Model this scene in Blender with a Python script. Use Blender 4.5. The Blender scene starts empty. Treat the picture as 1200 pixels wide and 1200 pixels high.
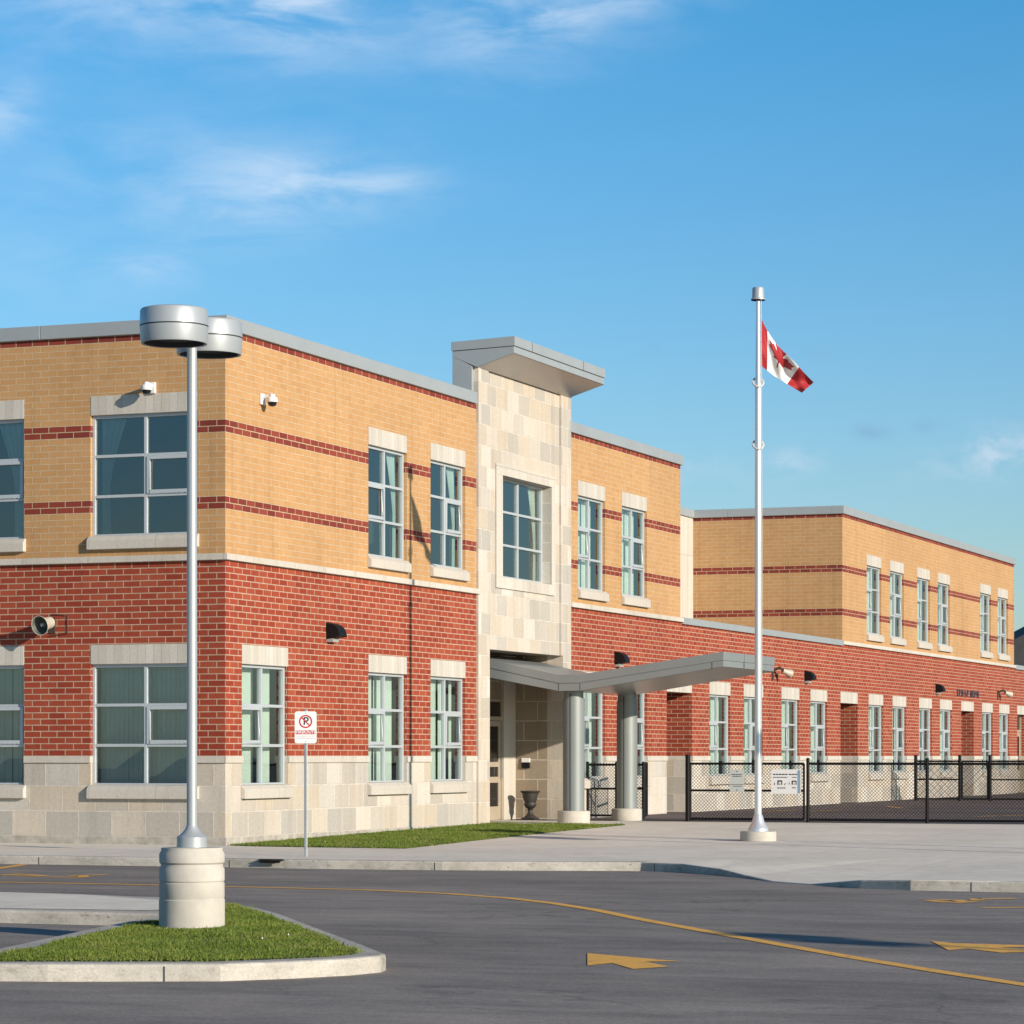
import bpy, bmesh, math, random
import numpy as np
from mathutils import Vector, Matrix

# ------------------------------------------------------------------ camera, sky, sun, exposure
S = bpy.context.scene
C = S.collection
R = math.radians
rng = random.Random(7)

cam_d = bpy.data.cameras.new('camera')
cam = bpy.data.objects.new('camera', cam_d); C.objects.link(cam)
cam.location = (-41.582, -20.850, 1.40)
cam.rotation_euler = (R(90), 0, R(21.1 - 90))
cam_d.sensor_width = 36.0
cam_d.lens = 36.0 * 3470.0 / 1200.0
cam_d.shift_y = 286.0 / 1200.0
cam_d.clip_start = 0.5
cam_d.clip_end = 6000
S.camera = cam

SUN_AZ = math.atan2(-0.918, -0.397)          # direction towards the sun, from +X
SUN_EL = R(16.0)
sun_d = bpy.data.lights.new('sun', 'SUN')
sun = bpy.data.objects.new('sun', sun_d); C.objects.link(sun)
sun_d.energy = 5.0
sun_d.angle = R(0.55)
sun_d.color = (1.0, 0.88, 0.73)
sv = Vector((math.cos(SUN_AZ) * math.cos(SUN_EL), math.sin(SUN_AZ) * math.cos(SUN_EL), math.sin(SUN_EL)))
sun.rotation_euler = sv.to_track_quat('Z', 'Y').to_euler()
sun.location = (-20, -40, 30)

S.view_settings.view_transform = 'Standard'
S.view_settings.look = 'None'
S.view_settings.gamma = 1.0
S.view_settings.exposure = 0.31
SKY_STRENGTH = 0.073

def new_world():
    w = bpy.data.worlds.new('World'); S.world = w; w.use_nodes = True
    nt = w.node_tree; nt.nodes.clear()
    N = nt.nodes.new; L = nt.links.new
    out = N('ShaderNodeOutputWorld'); bg = N('ShaderNodeBackground')
    sky = N('ShaderNodeTexSky'); sky.sky_type = 'NISHITA'; sky.sun_disc = False
    sky.sun_elevation = SUN_EL
    sky.sun_rotation = math.pi / 2 - SUN_AZ
    sky.altitude = 100; sky.air_density = 1.0; sky.dust_density = 0.6; sky.ozone_density = 2.0
    def math_(op, a, b=None, clamp=False):
        m = N('ShaderNodeMath'); m.operation = op; m.use_clamp = clamp
        for i, v in enumerate((a, b)):
            if v is None: continue
            if isinstance(v, (int, float)): m.inputs[i].default_value = v
            else: L(v, m.inputs[i])
        return m.outputs[0]
    tc = N('ShaderNodeTexCoord'); sep = N('ShaderNodeSeparateXYZ'); L(tc.outputs['Generated'], sep.inputs[0])
    az = math_('MULTIPLY', math_('ARCTAN2', sep.outputs[1], sep.outputs[0]), 57.2958)
    el = math_('MULTIPLY', math_('ARCSINE', sep.outputs[2]), 57.2958)
    comb = N('ShaderNodeCombineXYZ'); L(az, comb.inputs[0]); L(el, comb.inputs[1])
    def noise(scale, sx, sy, rot, detail, rough, dist):
        mp = N('ShaderNodeMapping'); L(comb.outputs[0], mp.inputs[0])
        mp.inputs['Rotation'].default_value = (0, 0, rot); mp.inputs['Scale'].default_value = (sx, sy, 1)
        n = N('ShaderNodeTexNoise'); L(mp.outputs[0], n.inputs[0])
        n.inputs['Scale'].default_value = scale; n.inputs['Detail'].default_value = detail
        n.inputs['Roughness'].default_value = rough; n.inputs['Distortion'].default_value = dist
        return n.outputs[0]
    cirrus = noise(1.0, 0.42, 1.25, R(14), 8, 0.58, 0.35)
    puff = noise(1.0, 1.3, 1.9, 0.0, 7, 0.55, 0.3)
    def sstep(x, a, b):
        m = N('ShaderNodeMapRange'); m.interpolation_type = 'SMOOTHSTEP'; L(x, m.inputs[0])
        m.inputs[1].default_value = a; m.inputs[2].default_value = b
        m.inputs[3].default_value = 0; m.inputs[4].default_value = 1
        return m.outputs[0]
    def blob(a0, e0, sa, se, amp, rot=0.0):
        da = math_('SUBTRACT', az, a0); de = math_('SUBTRACT', el, e0)
        c_, s_ = math.cos(rot), math.sin(rot)
        p = math_('ADD', math_('MULTIPLY', da, c_ / sa), math_('MULTIPLY', de, s_ / sa))
        q = math_('ADD', math_('MULTIPLY', da, -s_ / se), math_('MULTIPLY', de, c_ / se))
        r2 = math_('ADD', math_('MULTIPLY', p, p), math_('MULTIPLY', q, q))
        return math_('MULTIPLY', math_('POWER', 2.718, math_('MULTIPLY', r2, -1.0)), amp)
    def total(lst):
        t = lst[0]
        for x in lst[1:]: t = math_('ADD', t, x)
        return t
    wisps = total([blob(28.0, 14.6, 3.0, 1.3, 0.9), blob(25.3, 14.4, 1.5, 1.1, 1.0, 0.3), blob(20.9, 14.2, 2.0, 1.0, 1.1, -0.2),
                   blob(18.8, 14.5, 1.5, 0.6, 0.6),
                   blob(25.6, 10.7, 1.9, 0.75, 0.85, -0.12), blob(27.6, 11.2, 3.2, 0.9, 0.40), blob(23.6, 10.9, 1.4, 0.3, 0.5),
                   blob(31.0, 12.0, 0.9, 0.45, 0.8, -0.7), blob(27.9, 9.35, 0.9, 0.3, 0.55), blob(30.0, 9.3, 3.0, 0.9, 0.2),
                   blob(36.0, 13.5, 3.0, 1.2, 0.7), blob(5.0, 13.0, 3.0, 0.8, 0.5)])
    wf = math_('MULTIPLY', sstep(cirrus, 0.24, 0.76), wisps, True)
    puffs = total([blob(11.6, 5.85, 0.75, 0.40, 1.0), blob(10.4, 5.8, 1.2, 0.35, 0.6), blob(15.7, 5.65, 0.55, 0.28, 0.6),
                   blob(17.4, 5.5, 0.9, 0.3, 0.35), blob(12.6, 5.5, 1.0, 0.3, 0.4)])
    pf = math_('MULTIPLY', sstep(puff, 0.36, 0.68), puffs, True)
    greys = total([blob(14.2, 6.2, 0.34, 0.14, 1.0, 0.1), blob(13.1, 6.3, 0.25, 0.12, 0.7), blob(15.2, 7.7, 0.22, 0.12, 0.5), blob(18.4, 7.85, 0.2, 0.14, 0.3)])
    gf = math_('MULTIPLY', sstep(puff, 0.25, 0.6), greys, True)
    def mix(fac, a, col, k):
        m = N('ShaderNodeMixRGB'); L(math_('MULTIPLY', fac, k), m.inputs[0]); L(a, m.inputs[1])
        m.inputs[2].default_value = (*col, 1); return m.outputs[0]
    cr = N('ShaderNodeValToRGB'); L(math_('DIVIDE', el, 90.0), cr.inputs[0])
    e = cr.color_ramp.elements
    while len(e) < 5: e.new(0.5)
    for x, (pos, col) in zip(e, ((0.0, (0.66, 0.74, 0.86)), (0.06, (0.54, 0.74, 0.90)), (0.16, (0.27, 0.74, 0.99)), (0.30, (0.24, 0.62, 0.88)), (0.55, (0.20, 0.42, 0.62)))):
        x.position = pos; x.color = (*col, 1)
    mm = N('ShaderNodeMixRGB'); mm.blend_type = 'MULTIPLY'; mm.inputs[0].default_value = 1
    L(sky.outputs[0], mm.inputs[1]); L(cr.outputs[0], mm.inputs[2])
    vm = N('ShaderNodeVectorMath'); vm.operation = 'SCALE'; L(mm.outputs[0], vm.inputs[0]); vm.inputs['Scale'].default_value = 1.75
    c1 = mix(wf, vm.outputs[0], (8.6, 9.8, 11.2), 0.62)
    c2 = mix(pf, c1, (7.6, 8.6, 10.0), 0.55)
    c3 = mix(gf, c2, (2.6, 4.9, 7.2), 0.6)
    L(c3, bg.inputs[0]); bg.inputs[1].default_value = SKY_STRENGTH
    L(bg.outputs[0], out.inputs[0])
new_world()

# ------------------------------------------------------------------ material helpers
def nodes_of(name):
    m = bpy.data.materials.new(name); m.use_nodes = True
    nt = m.node_tree; nt.nodes.clear()
    out = nt.nodes.new('ShaderNodeOutputMaterial'); p = nt.nodes.new('ShaderNodeBsdfPrincipled')
    nt.links.new(p.outputs[0], out.inputs[0])
    return m, nt, p, out

def add_noise(nt, coord, scale, detail=4, rough=0.55, vec_scale=None):
    tc = nt.nodes.new('ShaderNodeTexCoord'); src = tc.outputs[coord]
    if vec_scale:
        mp = nt.nodes.new('ShaderNodeMapping'); nt.links.new(src, mp.inputs[0])
        mp.inputs['Scale'].default_value = vec_scale; src = mp.outputs[0]
    n = nt.nodes.new('ShaderNodeTexNoise'); nt.links.new(src, n.inputs[0])
    n.inputs['Scale'].default_value = scale; n.inputs['Detail'].default_value = detail
    n.inputs['Roughness'].default_value = rough
    return n.outputs[0]

def ramp(nt, fac, stops, interp='LINEAR'):
    r = nt.nodes.new('ShaderNodeValToRGB'); nt.links.new(fac, r.inputs[0])
    r.color_ramp.interpolation = interp
    e = r.color_ramp.elements
    while len(e) < len(stops): e.new(0.5)
    for x, (pos, col) in zip(e, stops):
        x.position = pos; x.color = (*col, 1) if len(col) == 3 else col
    return r.outputs[0]

def mixc(nt, fac, a, b, blend='MIX'):
    m = nt.nodes.new('ShaderNodeMixRGB'); m.blend_type = blend
    for i, v in enumerate((fac, a, b)):
        if isinstance(v, (int, float)): m.inputs[i].default_value = v
        elif isinstance(v, tuple): m.inputs[i].default_value = (*v, 1)
        else: nt.links.new(v, m.inputs[i])
    return m.outputs[0]

def mth(nt, op, a, b=None):
    m = nt.nodes.new('ShaderNodeMath'); m.operation = op
    for i, v in enumerate((a, b)):
        if v is None: continue
        if isinstance(v, (int, float)): m.inputs[i].default_value = v
        else: nt.links.new(v, m.inputs[i])
    return m.outputs[0]

def bump(nt, p, h, strength, dist):
    b = nt.nodes.new('ShaderNodeBump'); b.inputs['Strength'].default_value = strength; b.inputs['Distance'].default_value = dist
    nt.links.new(h, b.inputs['Height']); nt.links.new(b.outputs[0], p.inputs['Normal'])

def plain(name, col, rough=0.6, metal=0.0, var=0.12, scale=3.0, spec=0.5, bump_d=0.0):
    m, nt, p, out = nodes_of(name)
    n = add_noise(nt, 'Object', scale, 6, 0.6); col = tuple(c * 0.86 for c in col)
    lo = tuple(c * (1 - var) for c in col); hi = tuple(min(1, c * (1 + var)) for c in col)
    nt.links.new(ramp(nt, n, [(0.3, lo), (0.7, hi)]), p.inputs['Base Color'])
    p.inputs['Roughness'].default_value = rough; p.inputs['Metallic'].default_value = metal
    p.inputs['Specular IOR Level'].default_value = spec
    if bump_d: bump(nt, p, n, 0.5, bump_d)
    return m

ALB = 0.86
def sc(c, k=ALB): return tuple(x * k for x in c)
def masonry(name, tones, mortar, bw, rh, msize, voff, uoff=0.0, offset=0.5, rough=0.85, bands=None, band_tones=None, bump_d=0.006, stain=0.10, grain=60.0, smooth=0.1):
    m, nt, p, out = nodes_of(name)
    uv = nt.nodes.new('ShaderNodeUVMap'); uv.uv_map = 'uv'
    mp = nt.nodes.new('ShaderNodeMapping'); nt.links.new(uv.outputs[0], mp.inputs[0])
    mp.inputs['Location'].default_value = (uoff, -voff, 0)
    b = nt.nodes.new('ShaderNodeTexBrick'); nt.links.new(mp.outputs[0], b.inputs['Vector'])
    b.offset = offset; b.squash = 1.0
    tones = [sc(t) for t in tones]; mortar = sc(mortar); band_tones = [sc(t) for t in band_tones] if band_tones else None
    b.inputs['Color1'].default_value = (0, 0, 0, 1); b.inputs['Color2'].default_value = (1, 1, 1, 1)
    b.inputs['Mortar'].default_value = (0.5, 0.5, 0.5, 1)
    b.inputs['Scale'].default_value = 1.0; b.inputs['Mortar Size'].default_value = msize
    b.inputs['Mortar Smooth'].default_value = smooth; b.inputs['Bias'].default_value = 0
    b.inputs['Brick Width'].default_value = bw; b.inputs['Row Height'].default_value = rh
    def tone_ramp(ts):
        k = len(ts)
        return ramp(nt, b.outputs['Color'], [((i + 0.5) / k, t) for i, t in enumerate(ts)])
    col = tone_ramp(tones)
    if bands:
        sep = nt.nodes.new('ShaderNodeSeparateXYZ'); nt.links.new(uv.outputs[0], sep.inputs[0])
        f = None
        for z0, z1 in bands:
            g = mth(nt, 'MULTIPLY', mth(nt, 'GREATER_THAN', sep.outputs[1], z0), mth(nt, 'LESS_THAN', sep.outputs[1], z1))
            f = g if f is None else mth(nt, 'ADD', f, g)
        col = mixc(nt, f, col, tone_ramp(band_tones))
    n2 = add_noise(nt, 'UV', grain, 4, 0.6)
    col = mixc(nt, 0.35, col, ramp(nt, n2, [(0.3, (0.72, 0.72, 0.72)), (0.7, (1.12, 1.12, 1.12))]), 'MULTIPLY')
    mc = mixc(nt, 0.5, mortar, ramp(nt, add_noise(nt, 'UV', 7, 5, 0.6), [(0.3, (0.55, 0.55, 0.55)), (0.65, (1.1, 1.1, 1.1))]), 'MULTIPLY')
    col = mixc(nt, b.outputs['Fac'], col, mc)
    n3 = add_noise(nt, 'UV', 0.35, 6, 0.65)
    col = mixc(nt, 1.0, col, ramp(nt, n3, [(0.3, (1 - stain,) * 3), (0.7, (1 + stain * .4,) * 3)]), 'MULTIPLY')
    st = add_noise(nt, 'UV', 1.0, 6, 0.65, (4.5, 0.28, 1))
    col = mixc(nt, 0.8, col, ramp(nt, st, [(0.30, (0.84, 0.82, 0.79)), (0.48, (1, 1, 1)), (0.72, (1.05, 1.05, 1.05))]), 'MULTIPLY')
    bl = ramp(nt, add_noise(nt, 'UV', 1.3, 7, 0.75, (0.8, 1.6, 1)), [(0.60, (0, 0, 0)), (0.80, (0.22, 0.22, 0.22))])
    col = mixc(nt, bl, col, mortar)
    nt.links.new(col, p.inputs['Base Color'])
    p.inputs['Roughness'].default_value = rough; p.inputs['Specular IOR Level'].default_value = 0.25
    h = mth(nt, 'ADD', mth(nt, 'MULTIPLY', b.outputs['Fac'], -1.0), mth(nt, 'MULTIPLY', n2, 0.25))
    bump(nt, p, h, 0.6, bump_d)
    return m

RED_T = [(0.275, 0.043, 0.021), (0.31, 0.052, 0.025), (0.345, 0.064, 0.031), (0.315, 0.053, 0.027), (0.37, 0.080, 0.038)]
BAND_T = [(0.20, 0.036, 0.026), (0.25, 0.045, 0.03), (0.28, 0.055, 0.035)]
YEL_T = [(0.515, 0.289, 0.124), (0.53, 0.299, 0.131), (0.545, 0.312, 0.139), (0.525, 0.295, 0.129), (0.555, 0.322, 0.147)]
STONE_T = [(0.48, 0.44, 0.385), (0.60, 0.54, 0.465), (0.555, 0.475, 0.375), (0.65, 0.60, 0.53), (0.44, 0.415, 0.375), (0.585, 0.50, 0.40), (0.67, 0.62, 0.55), (0.51, 0.465, 0.405)]
BANDS = [(5.27, 5.47), (6.47, 6.67), (7.97, 8.20)]
M = {}
M['red_brick'] = masonry('red_brick', RED_T, (0.52, 0.36, 0.26), 0.30, 0.09903, 0.0085, 1.40)
M['yellow_brick'] = masonry('yellow_brick', YEL_T, (0.60, 0.46, 0.30), 0.30, 0.10, 0.0065, 4.57, bands=BANDS, band_tones=BAND_T)
M['stone_block'] = masonry('limestone_block', STONE_T, (0.69, 0.63, 0.55), 0.60, 0.40, 0.010, 0.12, uoff=0.09, bump_d=0.025, grain=18, stain=0.08)
M['recess_stone'] = masonry('recess_stone', [(0.33, 0.265, 0.195), (0.38, 0.31, 0.23), (0.35, 0.29, 0.22), (0.41, 0.33, 0.24)], (0.60, 0.53, 0.44), 0.60, 0.40, 0.012, 0.12, uoff=0.09, bump_d=0.02, grain=18, stain=0.08)  # tan stone, its colour darkened further to deepen the shade in the recess
M['stone_lintel'] = masonry('stone_lintel', [(0.52, 0.485, 0.43), (0.60, 0.565, 0.50), (0.56, 0.52, 0.455), (0.62, 0.585, 0.53)], (0.46, 0.43, 0.38), 0.141, 2.0, 0.003, -0.7, offset=0.0, bump_d=0.003, grain=25)
M['stone_trim'] = masonry('stone_trim', [(0.565, 0.52, 0.455), (0.60, 0.555, 0.49), (0.615, 0.575, 0.51)], (0.42, 0.385, 0.33), 1.2, 4.0, 0.006, -1.0, offset=0.0, bump_d=0.003, grain=20)
M['concrete'] = plain('foundation_concrete', (0.42, 0.39, 0.34), 0.9, 0, 0.25, 6.0, 0.2, 0.004)
M['metal_cap'] = plain('coping_metal', (0.40, 0.43, 0.44), 0.45, 0.25, 0.05, 1.2)
M['canopy_metal'] = plain('canopy_metal', (0.265, 0.285, 0.285), 0.45, 0.2, 0.05, 1.2)
M['metal_soffit'] = plain('soffit_metal', (0.46, 0.44, 0.42), 0.33, 0.65, 0.05, 0.8)
M['seam'] = plain('dark_seam', (0.06, 0.065, 0.07), 0.7, 0, 0.1)
M['alu'] = plain('window_aluminium', (0.54, 0.58, 0.60), 0.4, 0.25, 0.04, 2.0)
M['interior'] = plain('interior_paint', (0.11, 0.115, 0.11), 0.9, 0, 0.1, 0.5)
M['blind'] = plain('blind_fabric', (0.84, 0.81, 0.75), 0.85, 0, 0.05, 4.0)
M['curtain'] = plain('curtain_fabric', (0.62, 0.64, 0.60), 0.9, 0, 0.05, 4.0)
M['tan_frame'] = plain('door_tan_metal', (0.44, 0.37, 0.28), 0.45, 0.1, 0.05)
M['brown_door'] = plain('door_brown_steel', (0.10, 0.055, 0.04), 0.5, 0, 0.1)
M['white_metal'] = plain('white_painted_metal', (0.80, 0.80, 0.80), 0.35, 0, 0.03)
M['black'] = plain('black_coated_metal', (0.010, 0.010, 0.011), 0.5, 0, 0.1, 3.0, 0.15)
M['dark_glass'] = plain('black_dome_glass', (0.01, 0.01, 0.012), 0.08, 0, 0.0)
M['galv'] = plain('galvanised_steel', (0.42, 0.45, 0.46), 0.42, 0.7, 0.12, 12.0)
M['lamp_metal'] = plain('silver_lamp_paint', (0.44, 0.47, 0.49), 0.42, 0.3, 0.03, 1.5)
M['pole_white'] = plain('satin_aluminium_pole', (0.78, 0.79, 0.80), 0.30, 0.55, 0.03, 1.0)
M['lens'] = plain('lamp_lens', (0.35, 0.35, 0.33), 0.3, 0, 0.05)
M['cast_conc'] = plain('cast_concrete', (0.54, 0.505, 0.445), 0.85, 0, 0.10, 5.0, 0.25, 0.003)
M['col_metal'] = plain('column_metal', (0.24, 0.265, 0.26), 0.5, 0.2, 0.04, 1.0)
M['beige'] = plain('beige_speaker_plastic', (0.50, 0.46, 0.38), 0.5, 0, 0.08, 8.0)
M['rust'] = plain('bracket_bronze', (0.07, 0.05, 0.04), 0.6, 0.2, 0.2)
M['urn_iron'] = plain('urn_iron', (0.035, 0.032, 0.03), 0.6, 0.1, 0.2, 8.0)
M['red'] = plain('sign_red', (0.55, 0.03, 0.035), 0.4, 0, 0.03)
M['ink'] = plain('sign_ink', (0.02, 0.025, 0.05), 0.5, 0, 0.05)
M['sign_white'] = plain('sign_white', (0.80, 0.80, 0.80), 0.35, 0, 0.02)
M['sign_grey'] = plain('sign_grey', (0.52, 0.55, 0.54), 0.4, 0, 0.03)
M['sign_blue'] = plain('sign_blue', (0.22, 0.36, 0.48), 0.4, 0, 0.03)
M['flag_red'] = plain('flag_red', (0.34, 0.010, 0.016), 0.7, 0, 0.05)
M['flag_white'] = plain('flag_white', (0.74, 0.74, 0.74), 0.7, 0, 0.03)
M['roof_mem'] = plain('roof_membrane', (0.3, 0.3, 0.29), 0.9, 0, 0.1, 0.5)
M['shingle'] = plain('dark_shingle', (0.03, 0.032, 0.036), 0.8, 0, 0.25, 2.0)
M['siding'] = plain('grey_siding', (0.022, 0.024, 0.027), 0.8, 0, 0.1)
M['horn_grey'] = plain('horn_inner_grey', (0.09, 0.09, 0.075), 0.6, 0, 0.1)
M['letter_grey'] = plain('letter_metal', (0.05, 0.04, 0.055), 0.5, 0, 0.1)
M['rope'] = plain('halyard_rope', (0.6, 0.6, 0.58), 0.8, 0, 0.1)

def glass_mat():
    m, nt, p, out = nodes_of('window_glass'); nt.nodes.remove(p)
    tr = nt.nodes.new('ShaderNodeBsdfTransparent'); tr.inputs[0].default_value = (0.75, 0.88, 0.85, 1)
    gl = nt.nodes.new('ShaderNodeBsdfGlossy'); gl.inputs['Roughness'].default_value = 0.015
    gl.inputs[0].default_value = (0.86, 0.97, 1.0, 1)
    fr = nt.nodes.new('ShaderNodeFresnel'); fr.inputs[0].default_value = 1.52
    n = add_noise(nt, 'Object', 1.3, 1, 0.4)
    b = nt.nodes.new('ShaderNodeBump'); b.inputs['Strength'].default_value = 0.05; b.inputs['Distance'].default_value = 0.02
    nt.links.new(n, b.inputs['Height']); nt.links.new(b.outputs[0], gl.inputs['Normal'])
    f = mth(nt, 'ADD', mth(nt, 'MULTIPLY', fr.outputs[0], 1.1), 0.13)
    mx = nt.nodes.new('ShaderNodeMixShader'); nt.links.new(f, mx.inputs[0])
    nt.links.new(tr.outputs[0], mx.inputs[1]); nt.links.new(gl.outputs[0], mx.inputs[2]); nt.links.new(mx.outputs[0], out.inputs[0])
    return m
M['glass'] = glass_mat()

def asphalt_mat(name, base, warm):
    m, nt, p, out = nodes_of(name)
    big = add_noise(nt, 'Object', 0.30, 7, 0.62, (1.0, 0.5, 1))
    mid = add_noise(nt, 'Object', 1.6, 6, 0.68, (1.5, 0.55, 1))
    fine = add_noise(nt, 'Object', 38, 3, 0.75)
    grit = add_noise(nt, 'Object', 140, 2, 0.7)
    d = tuple(c * 0.66 for c in base); h = tuple(c * 1.26 * w for c, w in zip(base, warm))
    col = ramp(nt, big, [(0.30, d), (0.52, base), (0.70, h)])
    col = mixc(nt, 0.9, col, ramp(nt, mid, [(0.28, (0.70, 0.70, 0.72)), (0.5, (1, 1, 1)), (0.74, (1.28, 1.25, 1.2))]), 'MULTIPLY')
    col = mixc(nt, 0.8, col, ramp(nt, fine, [(0.30, (0.66, 0.66, 0.66)), (0.70, (1.34, 1.34, 1.34))]), 'MULTIPLY')
    col = mixc(nt, 0.6, col, ramp(nt, grit, [(0.30, (0.6, 0.6, 0.6)), (0.70, (1.4, 1.4, 1.4))]), 'MULTIPLY')
    scuff = ramp(nt, add_noise(nt, 'Object', 0.55, 8, 0.72, (1, 0.45, 1)), [(0.60, (0, 0, 0)), (0.76, (0.6, 0.6, 0.6))])
    col = mixc(nt, scuff, col, tuple(c * 1.75 for c in base))
    spot = ramp(nt, add_noise(nt, 'Object', 3.2, 3, 0.6), [(0.71, (0, 0, 0)), (0.77, (0.7, 0.7, 0.7))])
    col = mixc(nt, spot, col, tuple(c * 0.42 for c in base))
    # hairline cracks
    tc = nt.nodes.new('ShaderNodeTexCoord')
    wob = nt.nodes.new('ShaderNodeTexNoise'); wob.inputs['Scale'].default_value = 0.9; wob.inputs['Detail'].default_value = 6
    nt.links.new(tc.outputs['Object'], wob.inputs[0])
    add = nt.nodes.new('ShaderNodeMixRGB'); add.blend_type = 'ADD'; add.inputs[0].default_value = 1.6
    nt.links.new(tc.outputs['Object'], add.inputs[1]); nt.links.new(wob.outputs['Color'], add.inputs[2])
    vo = nt.nodes.new('ShaderNodeTexVoronoi'); vo.feature = 'DISTANCE_TO_EDGE'; vo.inputs['Scale'].default_value = 0.16
    nt.links.new(add.outputs[0], vo.inputs[0])
    crack = ramp(nt, vo.outputs['Distance'], [(0.0, (1, 1, 1)), (0.0035, (0, 0, 0))])
    cm = mth(nt, 'MULTIPLY', crack, ramp(nt, add_noise(nt, 'Object', 0.22, 4, 0.6), [(0.52, (0, 0, 0)), (0.60, (0.42, 0.42, 0.42))]))
    col = mixc(nt, cm, col, tuple(c * 0.28 for c in base))
    nt.links.new(col, p.inputs['Base Color']); p.inputs['Roughness'].default_value = 0.85
    p.inputs['Specular IOR Level'].default_value = 0.3
    bump(nt, p, mth(nt, 'ADD', fine, grit), 0.7, 0.008)
    return m
M['far_ground'] = plain('far_ground', (0.17, 0.165, 0.13), 0.9, 0, 0.3, 0.02)
M['asphalt'] = asphalt_mat('asphalt', (0.235, 0.209, 0.188), (1.03, 1.0, 0.97))
M['yard'] = asphalt_mat('yard_asphalt', (0.15, 0.125, 0.115), (1.05, 1.0, 0.97))

def paving_mat(name, base, scale):
    m, nt, p, out = nodes_of(name)
    big = add_noise(nt, 'Object', 0.45, 7, 0.65)
    mid = add_noise(nt, 'Object', 4.0, 5, 0.65)
    fine = add_noise(nt, 'Object', 70, 3, 0.7)
    col = ramp(nt, big, [(0.3, tuple(c * 0.86 for c in base)), (0.7, tuple(c * 1.08 for c in base))])
    col = mixc(nt, 0.5, col, ramp(nt, mid, [(0.3, (0.8, 0.79, 0.77)), (0.65, (1.08, 1.08, 1.08))]), 'MULTIPLY')
    col = mixc(nt, 0.4, col, ramp(nt, fine, [(0.3, (0.8, 0.8, 0.8)), (0.7, (1.15, 1.15, 1.15))]), 'MULTIPLY')
    tc = nt.nodes.new('ShaderNodeTexCoord')
    b = nt.nodes.new('ShaderNodeTexBrick'); nt.links.new(tc.outputs['Object'], b.inputs['Vector'])
    b.offset = 0; b.inputs['Scale'].default_value = 1; b.inputs['Mortar Size'].default_value = 0.008
    b.inputs['Brick Width'].default_value = scale; b.inputs['Row Height'].default_value = scale; b.inputs['Mortar Smooth'].default_value = 0.3
    col = mixc(nt, mth(nt, 'MULTIPLY', b.outputs['Fac'], 0.55), col, tuple(c * 0.45 for c in base))
    nt.links.new(col, p.inputs['Base Color']); p.inputs['Roughness'].default_value = 0.9
    p.inputs['Specular IOR Level'].default_value = 0.25
    bump(nt, p, fine, 0.35, 0.004)
    return m
M['paving'] = paving_mat('plaza_concrete', (0.74, 0.675, 0.575), 2.4)

def kerb_mat():
    m, nt, p, out = nodes_of('kerb_concrete')
    a = add_noise(nt, 'Object', 0.9, 8, 0.72); b = add_noise(nt, 'Object', 7, 6, 0.7, (1, 1, 2.4)); c = add_noise(nt, 'Object', 60, 3, 0.7)
    col = ramp(nt, a, [(0.30, (0.30, 0.28, 0.24)), (0.5, (0.44, 0.41, 0.36)), (0.62, (0.51, 0.475, 0.42))])
    col = mixc(nt, 0.8, col, ramp(nt, b, [(0.28, (0.52, 0.49, 0.45)), (0.46, (1, 1, 1)), (0.75, (1.1, 1.1, 1.1))]), 'MULTIPLY')
    col = mixc(nt, 0.5, col, ramp(nt, c, [(0.3, (0.7, 0.7, 0.7)), (0.7, (1.2, 1.2, 1.2))]), 'MULTIPLY')
    pit = ramp(nt, add_noise(nt, 'Object', 16, 2, 0.5), [(0.72, (0, 0, 0)), (0.76, (0.8, 0.8, 0.8))])
    col = mixc(nt, pit, col, (0.12, 0.10, 0.08))
    nt.links.new(col, p.inputs['Base Color']); p.inputs['Roughness'].default_value = 0.9
    p.inputs['Specular IOR Level'].default_value = 0.25
    bump(nt, p, b, 0.6, 0.015)
    return m
M['kerb'] = kerb_mat()

def paint_mat():
    m, nt, p, out = nodes_of('road_paint')
    wear = add_noise(nt, 'Object', 9, 6, 0.75)
    col = ramp(nt, wear, [(0.33, (0.27, 0.19, 0.11)), (0.43, (0.80, 0.40, 0.05)), (0.7, (0.88, 0.46, 0.07))])
    nt.links.new(col, p.inputs['Base Color']); p.inputs['Roughness'].default_value = 0.7
    return m
M['paint'] = paint_mat()

def grass_mat(name, lo, mid_, hi):
    m, nt, p, out = nodes_of(name)
    a = add_noise(nt, 'Object', 1.6, 6, 0.65); b = add_noise(nt, 'Object', 25, 3, 0.6)
    col = ramp(nt, a, [(0.28, lo), (0.5, mid_), (0.74, hi)])
    col = mixc(nt, 0.7, col, ramp(nt, b, [(0.3, (0.55, 0.6, 0.5)), (0.7, (1.35, 1.3, 1.2))]), 'MULTIPLY')
    nt.links.new(col, p.inputs['Base Color']); p.inputs['Roughness'].default_value = 0.65
    p.inputs['Specular IOR Level'].default_value = 0.25
    return m
M['grass'] = grass_mat('grass_blade', (0.078, 0.115, 0.017), (0.118, 0.165, 0.024), (0.19, 0.205, 0.048))
M['dry_grass'] = grass_mat('dry_grass_blade', (0.14, 0.13, 0.045), (0.20, 0.18, 0.07), (0.28, 0.25, 0.11))
M['soil'] = grass_mat('grass_soil', (0.04, 0.07, 0.015), (0.06, 0.10, 0.02), (0.10, 0.11, 0.04))

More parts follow.
